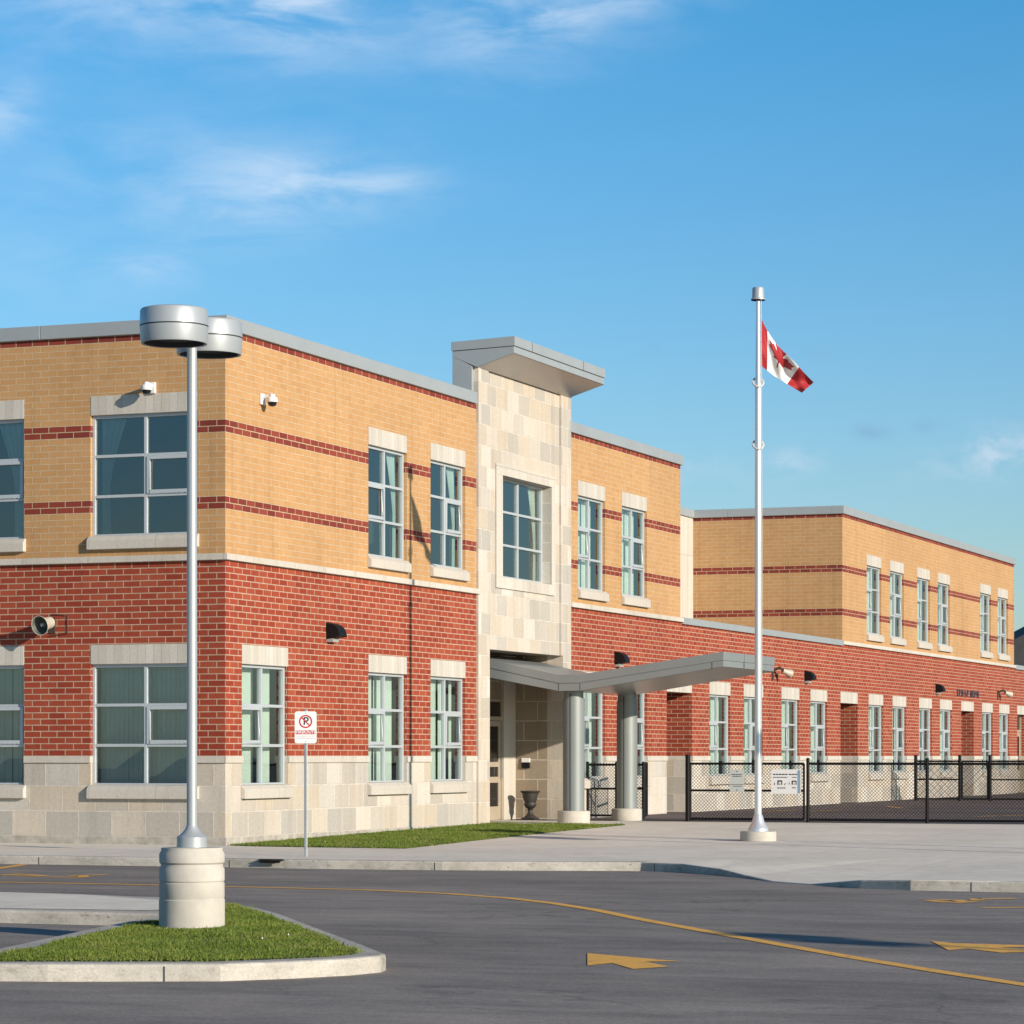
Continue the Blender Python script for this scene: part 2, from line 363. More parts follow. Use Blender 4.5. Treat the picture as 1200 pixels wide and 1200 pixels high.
# ------------------------------------------------------------------ mesh builder
class MB:
    def __init__(s): s.v = []; s.f = []; s.uv = []; s.mi = []; s.sm = []
    def face(s, pts, m=0, uv=None, smooth=False):
        pts = [Vector(p) for p in pts]
        i0 = len(s.v); s.v += [tuple(p) for p in pts]
        s.f.append(tuple(range(i0, i0 + len(pts))))
        if uv is None:
            n = Vector((0, 0, 0))
            for i in range(len(pts)): n += pts[i].cross(pts[(i + 1) % len(pts)])
            ax = max(range(3), key=lambda k: abs(n[k]))
            uv = [((p.y, p.z), (p.x, p.z), (p.x, p.y))[ax] for p in pts]
        s.uv.append(uv); s.mi.append(m); s.sm.append(smooth)
    def box(s, x0, x1, y0, y1, z0, z1, m=0, skip=''):
        a = [(x0, y0, z0), (x1, y0, z0), (x1, y1, z0), (x0, y1, z0), (x0, y0, z1), (x1, y0, z1), (x1, y1, z1), (x0, y1, z1)]
        for k, q in (('b', (3, 2, 1, 0)), ('t', (4, 5, 6, 7)), ('s', (0, 1, 5, 4)), ('n', (2, 3, 7, 6)), ('w', (3, 0, 4, 7)), ('e', (1, 2, 6, 5))):
            if k not in skip: s.face([a[i] for i in q], m)
    def prism(s, poly, axis, a0, a1, m=0):
        # poly: 2D points; axis 'x': poly=(y,z); 'y': poly=(x,z); 'z': poly=(x,y)
        def P(p, a): return {'x': (a, p[0], p[1]), 'y': (p[0], a, p[1]), 'z': (p[0], p[1], a)}[axis]
        s.face([P(p, a0) for p in reversed(poly)], m); s.face([P(p, a1) for p in poly], m)
        n = len(poly)
        for i in range(n):
            p, q = poly[i], poly[(i + 1) % n]
            s.face([P(p, a0), P(q, a0), P(q, a1), P(p, a1)], m)
    def tube(s, p, q, r, n=8, m=0, r2=None, caps=True):
        p = Vector(p); q = Vector(q); d = (q - p).normalized()
        u = d.orthogonal().normalized(); w = d.cross(u); r2 = r if r2 is None else r2
        A = [p + (u * math.cos(2 * math.pi * i / n) + w * math.sin(2 * math.pi * i / n)) * r for i in range(n)]
        B = [q + (u * math.cos(2 * math.pi * i / n) + w * math.sin(2 * math.pi * i / n)) * r2 for i in range(n)]
        for i in range(n):
            j = (i + 1) % n; s.face([A[i], A[j], B[j], B[i]], m, smooth=n > 5)
        if caps: s.face(list(reversed(A)), m); s.face(B, m)
    def path(s, pts, r, n=6, m=0):
        for a, b in zip(pts, pts[1:]): s.tube(a, b, r, n, m)
    def lathe(s, prof, c=(0, 0, 0), n=32, m=0, mat=None, ms=None, caps=True):
        c = Vector(c); rings = []
        for r, z in prof:
            ring = []
            for i in range(n):
                t = 2 * math.pi * i / n; p = Vector((r * math.cos(t), r * math.sin(t), z))
                if mat is not None: p = mat @ p
                ring.append(c + p)
            rings.append(ring)
        for k in range(len(rings) - 1):
            for i in range(n):
                j = (i + 1) % n
                t0, t1 = i / n * 2, (i + 1) / n * 2
                s.face([rings[k][i], rings[k][j], rings[k + 1][j], rings[k + 1][i]], ms[k] if ms else m, smooth=True)
        if not caps: return
        if prof[0][0] > 1e-4: s.face(list(reversed(rings[0])), m)
        if prof[-1][0] > 1e-4: s.face(rings[-1], ms[-1] if ms else m)
    def build(s, name, mats, parent=None, bevel=0.0, weld=True, angle=35):
        me = bpy.data.meshes.new(name); me.from_pydata(s.v, [], s.f)
        ul = me.uv_layers.new(name='uv'); k = 0
        flat = np.array([c for fuv in s.uv for uvp in fuv for c in uvp], dtype=np.float32)
        ul.data.foreach_set('uv', flat)
        me.polygons.foreach_set('material_index', s.mi); me.polygons.foreach_set('use_smooth', [bool(x) for x in s.sm])
        for mm in (mats if isinstance(mats, (list, tuple)) else [mats]): me.materials.append(M[mm] if isinstance(mm, str) else mm)
        if weld and len(s.v) < 60000:
            bm = bmesh.new(); bm.from_mesh(me); bmesh.ops.remove_doubles(bm, verts=bm.verts, dist=1e-5); bm.to_mesh(me); bm.free()
        me.validate(); me.update()
        if any(s.sm): me.set_sharp_from_angle(angle=R(angle))
        o = bpy.data.objects.new(name, me); C.objects.link(o)
        if parent: o.parent = parent
        if bevel:
            b = o.modifiers.new('bevel', 'BEVEL'); b.width = bevel; b.segments = 2; b.limit_method = 'ANGLE'; b.angle_limit = R(40)
        return o

def tag(o, label, cat, group=None):
    o['label'] = label; o['category'] = cat
    if group: o['group'] = group
    return o
def struct(o, kind='structure'):
    o['kind'] = kind; return o
def empty(name, loc, label, cat, rz=0.0, group=None, parent=None):
    o = bpy.data.objects.new(name, None); C.objects.link(o); o.location = loc; o.rotation_euler = (0, 0, rz)
    o.empty_display_size = 0.2
    if parent: o.parent = parent
    if label: tag(o, label, cat, group)
    return o
def copy_tree(o, parent=None):
    c = o.copy(); C.objects.link(c); c.parent = parent
    for ch in o.children: copy_tree(ch, c)
    return c

# ------------------------------------------------------------------ ground
ROAD_Z = -0.12
def zg(x): return 0.1 * min(1.0, max(0.0, x / 11.0))

g = MB(); g.face([(-3000, -3000, -0.30), (3000, -3000, -0.30), (3000, 3000, -0.30), (-3000, 3000, -0.30)])
struct(g.build('ground', 'far_ground'))
g = MB(); g.face([(-120, -160, ROAD_Z), (20, -160, ROAD_Z), (20, 120, ROAD_Z), (-120, 120, ROAD_Z)])
struct(g.build('road', 'asphalt'))

KERB = [(-5.1, 40, 0), (-5.15, 12, 0), (-5.2, 1, 0), (-5.25, -2.5, 0), (-5.3, -4.2, 0), (-5.15, -5.8, 0), (-4.75, -7.3, 0), (-4.45, -8.35, 0), (-4.75, -9.0, 0), (-5.35, -9.7, -0.035),
        (-6.15, -10.3, -0.085), (-7.1, -10.9, -0.108), (-7.7, -11.55, -0.108), (-8.05, -11.9, -0.07), (-8.45, -12.35, -0.02), (-8.72, -13.0, 0), (-8.75, -14.0, 0), (-8.7, -18, 0), (-8.6, -40, 0)]
INNER = [(-4.9, 40), (-4.95, 12), (-5.0, 1), (-5.05, -2.5), (-5.1, -4.2), (-4.95, -5.8), (-4.55, -7.3), (-4.0, -8.35), (-2.9, -9.2), (-1.9, -11.2),
         (-2.3, -13.2), (-3.4, -14.8), (-4.4, -15.4), (-5.6, -15.4), (-7.0, -15.0), (-8.0, -14.4), (-8.5, -14.6), (-8.5, -18), (-8.4, -40)]
kb = MB()
for i in range(len(KERB) - 1):
    a, b = KERB[i], KERB[i + 1]; ia, ib = INNER[i], INNER[i + 1]
    kb.face([(ia[0], ia[1], 0), a, b, (ib[0], ib[1], 0)], 1 if 7 <= i <= 15 else 0)
    kb.face([a, (a[0], a[1], ROAD_Z - 0.05), (b[0], b[1], ROAD_Z - 0.05), b])
kb_o = struct(kb.build('kerb', ['kerb', 'paving'], bevel=0.02))
pl = MB()
pl.face([(x, y, 0) for x, y in INNER] + [(0, -40, 0), (0, 40, 0)])
pl.face([(0, -40, 0), (11, -40, 0.1), (11, 0.0, 0.1), (0, 0.0, 0)])
pl.face([(11, -40, 0.1), (14.42, -40, 0.1), (14.42, 0, 0.1), (15.3, 0, 0.1), (15.3, 1.3, 0.1), (11, 1.3, 0.1)])
struct(pl.build('plaza', 'paving'))
yd = MB(); yd.face([(14.42, -120, 0.1), (120, -120, 0.1), (120, 2, 0.1), (14.42, 2, 0.1)])
struct(yd.build('yard', 'yard'))
yd = MB()
for pts in ([(25.3, -1.35), (27.2, -1.62)], [(25.6, -2.35), (27.4, -2.62)], [(30.6, -3.4), (33.4, -2.3)], [(21.2, -7.3), (24.8, -8.2)], [(22.2, -7.2), (22.9, -9.5)]):
    (x0, y0), (x1, y1) = pts; d = Vector((x1 - x0, y1 - y0, 0)).normalized(); n = Vector((-d.y, d.x, 0)) * 0.06
    yd.face([(x0 - n.x, y0 - n.y, 0.104), (x1 - n.x, y1 - n.y, 0.104), (x1 + n.x, y1 + n.y, 0.104), (x0 + n.x, y0 + n.y, 0.104)])
struct(yd.build('yard_marking', 'paint'))

# painted markings on the road
mk = MB(); mz = ROAD_Z + 0.004
LINE = [(-10.4, 14), (-10.5, 4), (-10.55, -2.27), (-10.58, -4.48), (-10.69, -5.76), (-10.85, -7.18), (-11.35, -8.4), (-12.1, -9.45), (-12.98, -10.28), (-14.09, -11.14), (-15.46, -12.05), (-16.98, -13.14), (-18.42, -14.18), (-19.85, -15.22), (-21.05, -16.15), (-22.2, -17.1), (-24.5, -19.0)]
W = 0.070
offs = []
for i, p in enumerate(LINE):
    a = Vector(LINE[max(0, i - 1)]); b = Vector(LINE[min(len(LINE) - 1, i + 1)]); d = (b - a).normalized(); n = Vector((-d.y, d.x)) * W
    offs.append(((p[0] + n.x, p[1] + n.y, mz), (p[0] - n.x, p[1] - n.y, mz)))
for a, b in zip(offs, offs[1:]): mk.face([a[0], a[1], b[1], b[0]])
struct(mk.build('road_line', 'paint'))
mk = MB()
for poly in ([(-20.12, -13.19), (-21.38, -13.64), (-21.07, -13.72), (-21.59, -14.06), (-21.27, -14.23), (-20.85, -13.90), (-20.72, -14.13), (-20.41, -13.65)],
             [(-17.65, -15.3), (-18.77, -15.7), (-18.52, -15.79), (-18.92, -16.15), (-18.59, -16.46), (-18.32, -16.01), (-17.95, -16.41), (-17.9, -15.55)]):
    mk.face([(x, y, mz) for x, y in poly])
struct(mk.build('road_arrow', 'paint'))
mk = MB()
def stroke(p, q, w=0.07):
    p = Vector(p); q = Vector(q); d = (q - p).normalized(); n = Vector((-d.y, d.x)) * w
    mk.face([(p.x - n.x, p.y - n.y, mz), (q.x - n.x, q.y - n.y, mz), (q.x + n.x, q.y + n.y, mz), (p.x + n.x, p.y + n.y, mz)])
for a, b in (((-10.98, -13.72), (-11.30, -14.02)), ((-10.95, -13.74), (-10.75, -13.93)), ((-11.36, -14.08), (-10.98, -14.22)), ((-10.78, -13.98), (-11.05, -14.12)), ((-10.42, -14.10), (-10.78, -14.22)), ((-10.50, -14.16), (-10.18, -14.50)),
             ((-12.25, -14.57), (-12.0, -15.0)), ((-12.0, -15.0), (-11.4, -16.2)),
             ((-6.66, 0.06), (-5.4, 0.42)), ((-6.66, 0.06), (-7.6, -0.2)), ((-8.78, -1.21), (-8.28, -1.23)), ((-8.78, -1.21), (-8.8, -0.5)), ((-8.9, -1.50), (-8.78, -1.92)), ((-8.45, -1.35), (-8.7, -1.8)), ((-9.0, -2.05), (-8.97, -2.50)), ((-8.9, -2.5), (-8.45, -2.2)), ((-8.6, -2.1), (-8.08, -2.37))):
    stroke(a, b)
struct(mk.build('road_lettering', 'paint'))

def joints(poly, closed, step, name, first=0.7):
    jb = MB(); acc = first; pts = poly + (poly[:1] if closed else [])
    for a, b in zip(pts, pts[1:]):
        A = Vector(a[:2]); D = Vector(b[:2]) - A; Ls = D.length
        if Ls < 1e-6: continue
        d = D / Ls; n = Vector((d.y, -d.x)); t = acc
        while t < Ls:
            c = A + d * t
            for sg in (1, -1):
                o = c + n * 0.003 * sg
                jb.face([(o.x - d.x * .006, o.y - d.y * .006, ROAD_Z), (o.x + d.x * .006, o.y + d.y * .006, ROAD_Z), (o.x + d.x * .006, o.y + d.y * .006, -0.018), (o.x - d.x * .006, o.y - d.y * .006, -0.018)])
            t += step
        acc = t - Ls
    return struct(jb.build(name, 'seam', weld=False))
# island with kerb, pad and grass
ISL = [(-24.2, -10.05), (-24.22, -10.3), (-24.1, -10.75), (-23.65, -11.82), (-23.25, -12.18), (-22.85, -12.42), (-22.50, -12.50), (-22.30, -12.45), (-22.10, -12.32), (-21.55, -11.97), (-19.91, -10.87), (-17.82, -9.49), (-16.83, -8.76),
       (-16.21, -8.14), (-15.44, -7.05), (-15.15, -6.0), (-14.98, -4.92), (-14.9, -2), (-14.9, 6), (-18.15, 6), (-18.1, -6.78), (-18.1, -8.45), (-18.46, -8.60), (-20.26, -8.97), (-22.78, -9.59), (-23.9, -9.88)]
isl = MB()
isl.face([(x, y, 0) for x, y in ISL])
for a, b in zip(ISL, ISL[1:] + ISL[:1]): isl.face([(a[0], a[1], 0), (a[0], a[1], ROAD_Z - 0.05), (b[0], b[1], ROAD_Z - 0.05), (b[0], b[1], 0)])
struct(isl.build('island_kerb', 'kerb', bevel=0.025))
joints(ISL, True, 2.6, 'kerb_joint', 1.5)
joints(KERB[:9], False, 3.0, 'kerb_joint')
joints(KERB[15:], False, 3.0, 'kerb_joint')
pad = MB(); pad.face([(x, y, 0.004) for x, y in [(-15.25, -6.0), (-15.1, -4.9), (-15.05, -2), (-15.05, 6), (-17.95, 6), (-17.9, -6.8), (-17.75, -8.15), (-16.6, -8.35)]])
struct(pad.build('island_pad', 'paving'))
GR = [(-24.0, -10.1), (-24.0, -10.4), (-23.5, -11.68), (-23.15, -12.0), (-22.80, -12.22), (-22.50, -12.29), (-22.25, -12.2), (-21.6, -11.78), (-19.97, -10.70), (-17.9, -9.33), (-16.95, -8.62), (-16.55, -8.38), (-17.65, -8.3), (-18.38, -8.83), (-20.22, -9.22), (-22.72, -9.86), (-23.85, -10.1)]
GR2 = [(0.03, -0.06), (-0.25, -0.66), (-0.39, -3.23), (3.08, -3.02), (7.22, -2.84), (11.1, -2.80), (11.2, -1.5), (11.0, -0.06)]
def inside(pts, poly):
    x, y = pts[:, 0], pts[:, 1]; c = np.zeros(len(pts), bool); n = len(poly)
    for i in range(n):
        x0, y0 = poly[i]; x1, y1 = poly[(i + 1) % n]
        hit = ((y0 > y) != (y1 > y)) & (x < (x1 - x0) * (y - y0) / (y1 - y0 + 1e-12) + x0)
        c ^= hit
    return c
def grass(poly, density, h, w, zfun, seed, name, hole=None):
    r = np.random.default_rng(seed); P = np.array(poly); lo, hi = P.min(0), P.max(0)
    n = int((hi - lo).prod() * density); pts = r.uniform(lo, hi, (n, 2))
    pts = pts[inside(pts, poly)]
    if hole is not None: pts = pts[np.hypot(pts[:, 0] - hole[0], pts[:, 1] - hole[1]) > hole[2]]
    bare = np.sin(pts[:, 0] * 2.3 + 2 * np.sin(pts[:, 1] * 1.7)) * np.sin(pts[:, 1] * 2.9 + 1.1) + r.normal(0, 0.25, len(pts))
    pts = pts[(bare < 0.95)]
    pts = pts + r.normal(0, 0.022, pts.shape)
    n = len(pts); z = np.array([zfun(x, y) for x, y in pts])
    clump = 0.75 + 0.35 * np.sin(pts[:, 0] * 5.1 + 1.3 * np.sin(pts[:, 1] * 3.7)) * np.sin(pts[:, 1] * 4.3)
    hh = h * r.uniform(0.45, 1.3, n) * clump * np.where(r.random(n) < 0.03, 1.9, 1.0); a = r.uniform(0, 2 * np.pi, n); lean = r.normal(0, 0.5, (n, 2)) * hh[:, None]
    dx, dy = np.cos(a) * w, np.sin(a) * w
    v = np.zeros((n, 3, 3))
    v[:, 0] = np.stack([pts[:, 0] - dx, pts[:, 1] - dy, z], 1); v[:, 1] = np.stack([pts[:, 0] + dx, pts[:, 1] + dy, z], 1)
    v[:, 2] = np.stack([pts[:, 0] + lean[:, 0], pts[:, 1] + lean[:, 1], z + hh], 1)
    sheet = [(x, y, zfun(x, y) + 0.004) for x, y in poly]
    me = bpy.data.meshes.new(name)
    vs = np.concatenate([v.reshape(-1, 3), np.array(sheet)])
    fs = [(3 * i, 3 * i + 1, 3 * i + 2) for i in range(n)]
    # soil sheet, triangulated
    bm = bmesh.new(); bv = [bm.verts.new(p) for p in sheet]; f = bm.faces.new(bv); tri = bmesh.ops.triangulate(bm, faces=[f])['faces']
    bm.verts.index_update(); base = 3 * n
    st = [tuple(base + vv.index for vv in t.verts) for t in tri]; bm.free()
    # a few clover flowers, each a small four sided cap
    fl = []; fq = []; nf = int(n * 0.00002); b0 = len(vs)
    cc = r.normal(0, 0.5, (nf, 2)) * 0.6 + pts[r.integers(0, n, max(1, nf // 6))][r.integers(0, max(1, nf // 6), nf)]
    cc = cc[inside(cc, poly)]
    for x, y in cc:
        zz = zfun(x, y) + h * 1.1; q = 0.008; k = b0 + len(fl)
        fl += [(x - q, y, zz), (x, y - q, zz), (x + q, y, zz), (x, y + q, zz), (x, y, zz + 0.014)]
        fq += [(k, k + 1, k + 4), (k + 1, k + 2, k + 4), (k + 2, k + 3, k + 4), (k + 3, k, k + 4)]
    if fl: vs = np.concatenate([vs, np.array(fl)])
    me.from_pydata(vs.tolist(), [], fs + st + fq)
    for k in ('grass', 'soil', 'sign_white', 'dry_grass'): me.materials.append(M[k])
    dry = np.where(r.random(n) < 0.03 + 0.15 * (bare[bare < 0.95] > 0.55), 3, 0).tolist()
    me.polygons.foreach_set('material_index', dry + [1] * len(st) + [2] * len(fq)); me.update()
    o = bpy.data.objects.new(name, me); C.objects.link(o)
    return struct(o, 'stuff')
tag(grass(GR, 10000, 0.027, 0.006, lambda x, y: 0.004, 1, 'grass', (-19.97, -9.71, 0.26)), 'short green grass on the kerbed island round the lamp base', 'grass')
tag(grass(GR2, 4000, 0.034, 0.008, lambda x, y: zg(x) + 0.004, 2, 'grass'), 'green lawn strip along the foot of the sunlit brick front', 'grass')

# ------------------------------------------------------------------ the school building
B = empty('school_building', (0, 0, 0), 'two storey school with yellow brick over red brick on a cream stone base', 'school')
FRONT = lambda u, z, d: (u, d, z)
LEFT = lambda u, z, d: (d, u, z)
SIDE2 = lambda u, z, d: (37.70 + d, u, z)
def wall(mb, F, u0, u1, z0, z1, holes=(), rd=0.13, d=0.0, m=0, top=True):
    us = sorted({u0, u1} | {h[k] for h in holes for k in (0, 1) if u0 < h[k] < u1})
    zs = sorted({z0, z1} | {h[k] for h in holes for k in (2, 3) if z0 < h[k] < z1})
    for a, b in zip(us, us[1:]):
        for c, e in zip(zs, zs[1:]):
            mu, mz_ = (a + b) / 2, (c + e) / 2
            if any(h[0] < mu < h[1] and h[2] < mz_ < h[3] for h in holes): continue
            mb.face([F(a, c, d), F(b, c, d), F(b, e, d), F(a, e, d)], m, uv=[(a, c), (b, c), (b, e), (a, e)])
    for h in holes:
        a, b = max(u0, h[0]), min(u1, h[1]); c, e = max(z0, h[2]), min(z1, h[3])
        if a >= b or c >= e: continue
        q = h[4] if len(h) > 4 else rd
        if q <= d: continue
        if h[0] >= u0: mb.face([F(a, c, d), F(a, c, q), F(a, e, q), F(a, e, d)], m, uv=[(a, c), (a + q, c), (a + q, e), (a, e)])
        if h[1] <= u1: mb.face([F(b, c, d), F(b, c, q), F(b, e, q), F(b, e, d)], m, uv=[(b, c), (b - q, c), (b - q, e), (b, e)])
        if h[2] >= z0 and h[2] > 0.2: mb.face([F(a, c, d), F(b, c, d), F(b, c, q), F(a, c, q)], m, uv=[(a, c), (b, c), (b, c + q), (a, c + q)])
        if top and h[3] <= z1: mb.face([F(a, e, d), F(b, e, d), F(b, e, q), F(a, e, q)], m, uv=[(a, e), (b, e), (b, e + q), (a, e + q)])

WW = 1.70
LOW = [0.58, 5.52, 8.32, 16.26, 19.06, 25.42, 28.24, 31.61, 34.40, 40.62, 43.45, 46.81, 49.62, 55.84, 58.60]
UP1 = [5.52, 8.32]; UP2 = [16.26, 19.06]; UP3 = [40.40, 43.15, 46.55, 49.33, 55.55, 58.35]
DOORS = [(22.18, 24.05), (37.50, 39.37), (52.68, 54.54)]
LZ0, LZ1, UZ0, UZ1 = 0.92, 3.17, 4.88, 7.12
lowh = [(x, x + WW, LZ0, LZ1) for x in LOW] + [(a, b, 0.1, 3.17, 1.25) for a, b in DOORS] + [(61.66, 63.6, 0.1, 3.17, 0.35)]
uph = [(x, x + WW, UZ0, UZ1) for x in UP1 + UP2 + UP3]
# left facade openings (u = Y)
LW = [(0.49, 2.39), (3.60, 5.50)]
lowl = [(a, b, LZ0, LZ1) for a, b in LW]; upl = [(a, b, UZ0, UZ1) for a, b in LW]

w = MB()
wall(w, FRONT, 0, 10.57, 1.40, 4.47, lowh); wall(w, FRONT, 15.72, 37.70, 1.40, 4.47, lowh); wall(w, FRONT, 37.70, 76, 1.40, 4.47, lowh)
wall(w, LEFT, 0, 14, 1.40, 4.47, lowl)
w.build('red_brick_wall', 'red_brick', B)
w = MB()
wall(w, FRONT, 0, 10.57, 4.57, 8.07, uph); wall(w, LEFT, 0, 14, 4.57, 8.07, upl)
w.build('yellow_brick_wall', 'yellow_brick', B)
w = MB()
wall(w, FRONT, 15.72, 23.18, 4.57, 8.07, uph)
w.face([(23.18, 0, 4.3), (23.18, 4.3, 4.3), (23.18, 4.3, 8.07), (23.18, 0, 8.07)])
w.build('yellow_brick_wall', 'yellow_brick', B)
w = MB()
wall(w, FRONT, 37.70, 61.10, 4.57, 8.07, uph); wall(w, SIDE2, 0, 14, 4.40, 8.07, ())
w.face([(61.10, 0, 4.3), (61.10, 14, 4.3), (61.10, 14, 8.07), (61.10, 0, 8.07)])
w.build('yellow_brick_wall', 'yellow_brick', B)
w = MB()
wall(w, FRONT, 0, 10.57, 0.12, 1.40, lowh); wall(w, FRONT, 15.72, 76, 0.0, 1.40, lowh); wall(w, LEFT, 0, 14, 0.12, 1.40, lowl)
w.build('stone_base', 'stone_block', B)
w = MB(); w.box(-0.02, 10.55, -0.02, 0.3, -0.1, 0.122); w.box(-0.02, 0.3, 0.3, 14, -0.1, 0.122)
w.build('foundation', 'concrete', B)
w = MB(); w.face([(23.0, 4.3, 4.3), (37.7, 4.3, 4.3), (37.7, 4.3, 8.07), (23.0, 4.3, 8.07)])
w.build('rear_wall', 'stone_trim', B)

# string courses
def segs(u0, u1, holes):
    out = []; u = u0
    for h in sorted(holes):
        if h[0] < u0 or h[0] > u1: continue
        out.append((u, h[0])); u = h[1]
    out.append((u, u1)); return [s for s in out if s[1] - s[0] > 0.02]
for u0, u1 in ((0, 10.57), (15.72, 76)):
    for a, b in segs(u0, u1, lowh):
        w = MB(); w.box(a - (0.03 if a == 0 else 0.004), b + (0.004 if b < u1 else 0), -0.03, 0.12, 1.291, 1.399)
        w.build('lower_string_course', 'stone_trim', B, bevel=0.006)
for a, b in segs(0.0, 14, lowl):
    w = MB(); w.box(-0.03, 0.12, 0.121 if a == 0 else a - 0.004, b + 0.004, 1.291, 1.399)
    w.build('lower_string_course', 'stone_trim', B, bevel=0.006)
w = MB()
w.box(-0.07, 10.64, -0.07, 0.2, 4.47, 4.57); w.box(-0.07, 0.2, 0.2, 14, 4.47, 4.57)
w.build('upper_string_course', 'stone_trim', B, bevel=0.006)
for a, b in ((15.72, 23.24), (37.64, 61.16)):
    w = MB(); w.box(a, b, -0.07, 0.2, 4.47, 4.57); w.build('upper_string_course', 'stone_trim', B, bevel=0.006)

# metal copings in lengths with open joints
def coping(mb, F, u0, u1, z0, z1, d0=-0.06, d1=0.32, step=2.95, start=None):
    u = u0 if start is None else start
    cuts = [u0]
    while u < u1 - 0.3:
        u += step
        if u0 + 0.2 < u < u1 - 0.2: cuts.append(u)
    cuts.append(u1)
    for i, (a, b) in enumerate(zip(cuts, cuts[1:])):
        a2 = a + (0.007 if i else 0)
        pts = [F(a2, z0, d0), F(b, z1, d1)]
        x0, x1 = sorted((pts[0][0], pts[1][0])); y0, y1 = sorted((pts[0][1], pts[1][1]))
        mb.box(x0, x1, y0, y1, z0, z1)
        q = [F(a2, z0, d0 + 0.012), F(b, z1, d0 + 0.012)]
for runs in ([(FRONT, -0.06, 10.50, 8.07, 8.29), (LEFT, 0.325, 14, 8.07, 8.29)], [(FRONT, 15.66, 23.24, 8.07, 8.29)],
             [(FRONT, 37.64, 61.16, 8.07, 8.29), (SIDE2, 0.325, 14, 8.07, 8.29)], [(FRONT, 23.245, 37.635, 4.43, 4.585)],
             [(FRONT, 61.165, 76, 4.43, 4.585)], [(FRONT, 23.245, 37.635, 8.07, 8.29, 4.24, 4.6)]):
    w = MB()
    for a in runs: coping(w, *a)
    w.build('metal_coping', 'metal_cap', B, bevel=0.008)
w = MB()
w.box(0.02, 10.45, 0.02, 14, 7.9, 8.0); w.box(10.45, 23.15, 0.3, 14, 7.9, 8.0); w.box(23.15, 37.72, 0.05, 4.35, 4.3, 4.38); w.box(23.15, 37.72, 4.35, 14, 7.9, 8.0)
w.box(37.75, 61.05, 0.02, 14, 7.9, 8.0); w.box(61.05, 76, 0.05, 14, 4.3, 4.38)
w.build('roof', 'roof_mem', B)
w = MB(); w.face([(0, 14, 0), (76, 14, 0), (76, 14, 8.05), (0, 14, 8.05)]); w.face([(76, 0, 0), (76, 14, 0), (76, 14, 4.4), (76, 0, 4.4)])
w.build('rear_brick_wall', 'yellow_brick', B)
# rooms behind the windows
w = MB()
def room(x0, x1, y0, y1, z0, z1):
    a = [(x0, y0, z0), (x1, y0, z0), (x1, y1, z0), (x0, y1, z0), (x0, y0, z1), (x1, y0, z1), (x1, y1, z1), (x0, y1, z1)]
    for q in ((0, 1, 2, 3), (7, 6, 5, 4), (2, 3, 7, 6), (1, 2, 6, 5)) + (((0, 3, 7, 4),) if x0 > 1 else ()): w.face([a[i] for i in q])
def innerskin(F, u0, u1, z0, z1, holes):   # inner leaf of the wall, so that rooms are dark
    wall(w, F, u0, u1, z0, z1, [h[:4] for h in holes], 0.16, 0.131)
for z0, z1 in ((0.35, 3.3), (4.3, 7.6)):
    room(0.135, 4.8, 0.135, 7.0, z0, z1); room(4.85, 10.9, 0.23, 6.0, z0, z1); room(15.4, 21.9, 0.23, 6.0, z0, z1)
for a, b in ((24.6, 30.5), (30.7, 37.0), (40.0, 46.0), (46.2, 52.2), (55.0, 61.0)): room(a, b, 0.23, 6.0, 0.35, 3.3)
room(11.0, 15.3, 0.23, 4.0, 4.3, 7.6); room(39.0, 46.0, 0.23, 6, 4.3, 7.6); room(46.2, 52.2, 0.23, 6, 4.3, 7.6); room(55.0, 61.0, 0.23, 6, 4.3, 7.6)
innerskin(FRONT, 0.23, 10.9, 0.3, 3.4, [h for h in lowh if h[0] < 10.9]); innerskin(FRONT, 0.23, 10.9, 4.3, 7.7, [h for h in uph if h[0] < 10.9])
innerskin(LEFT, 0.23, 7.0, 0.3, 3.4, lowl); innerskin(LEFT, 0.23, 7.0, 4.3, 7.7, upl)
w.build('interior_room', 'interior', B)

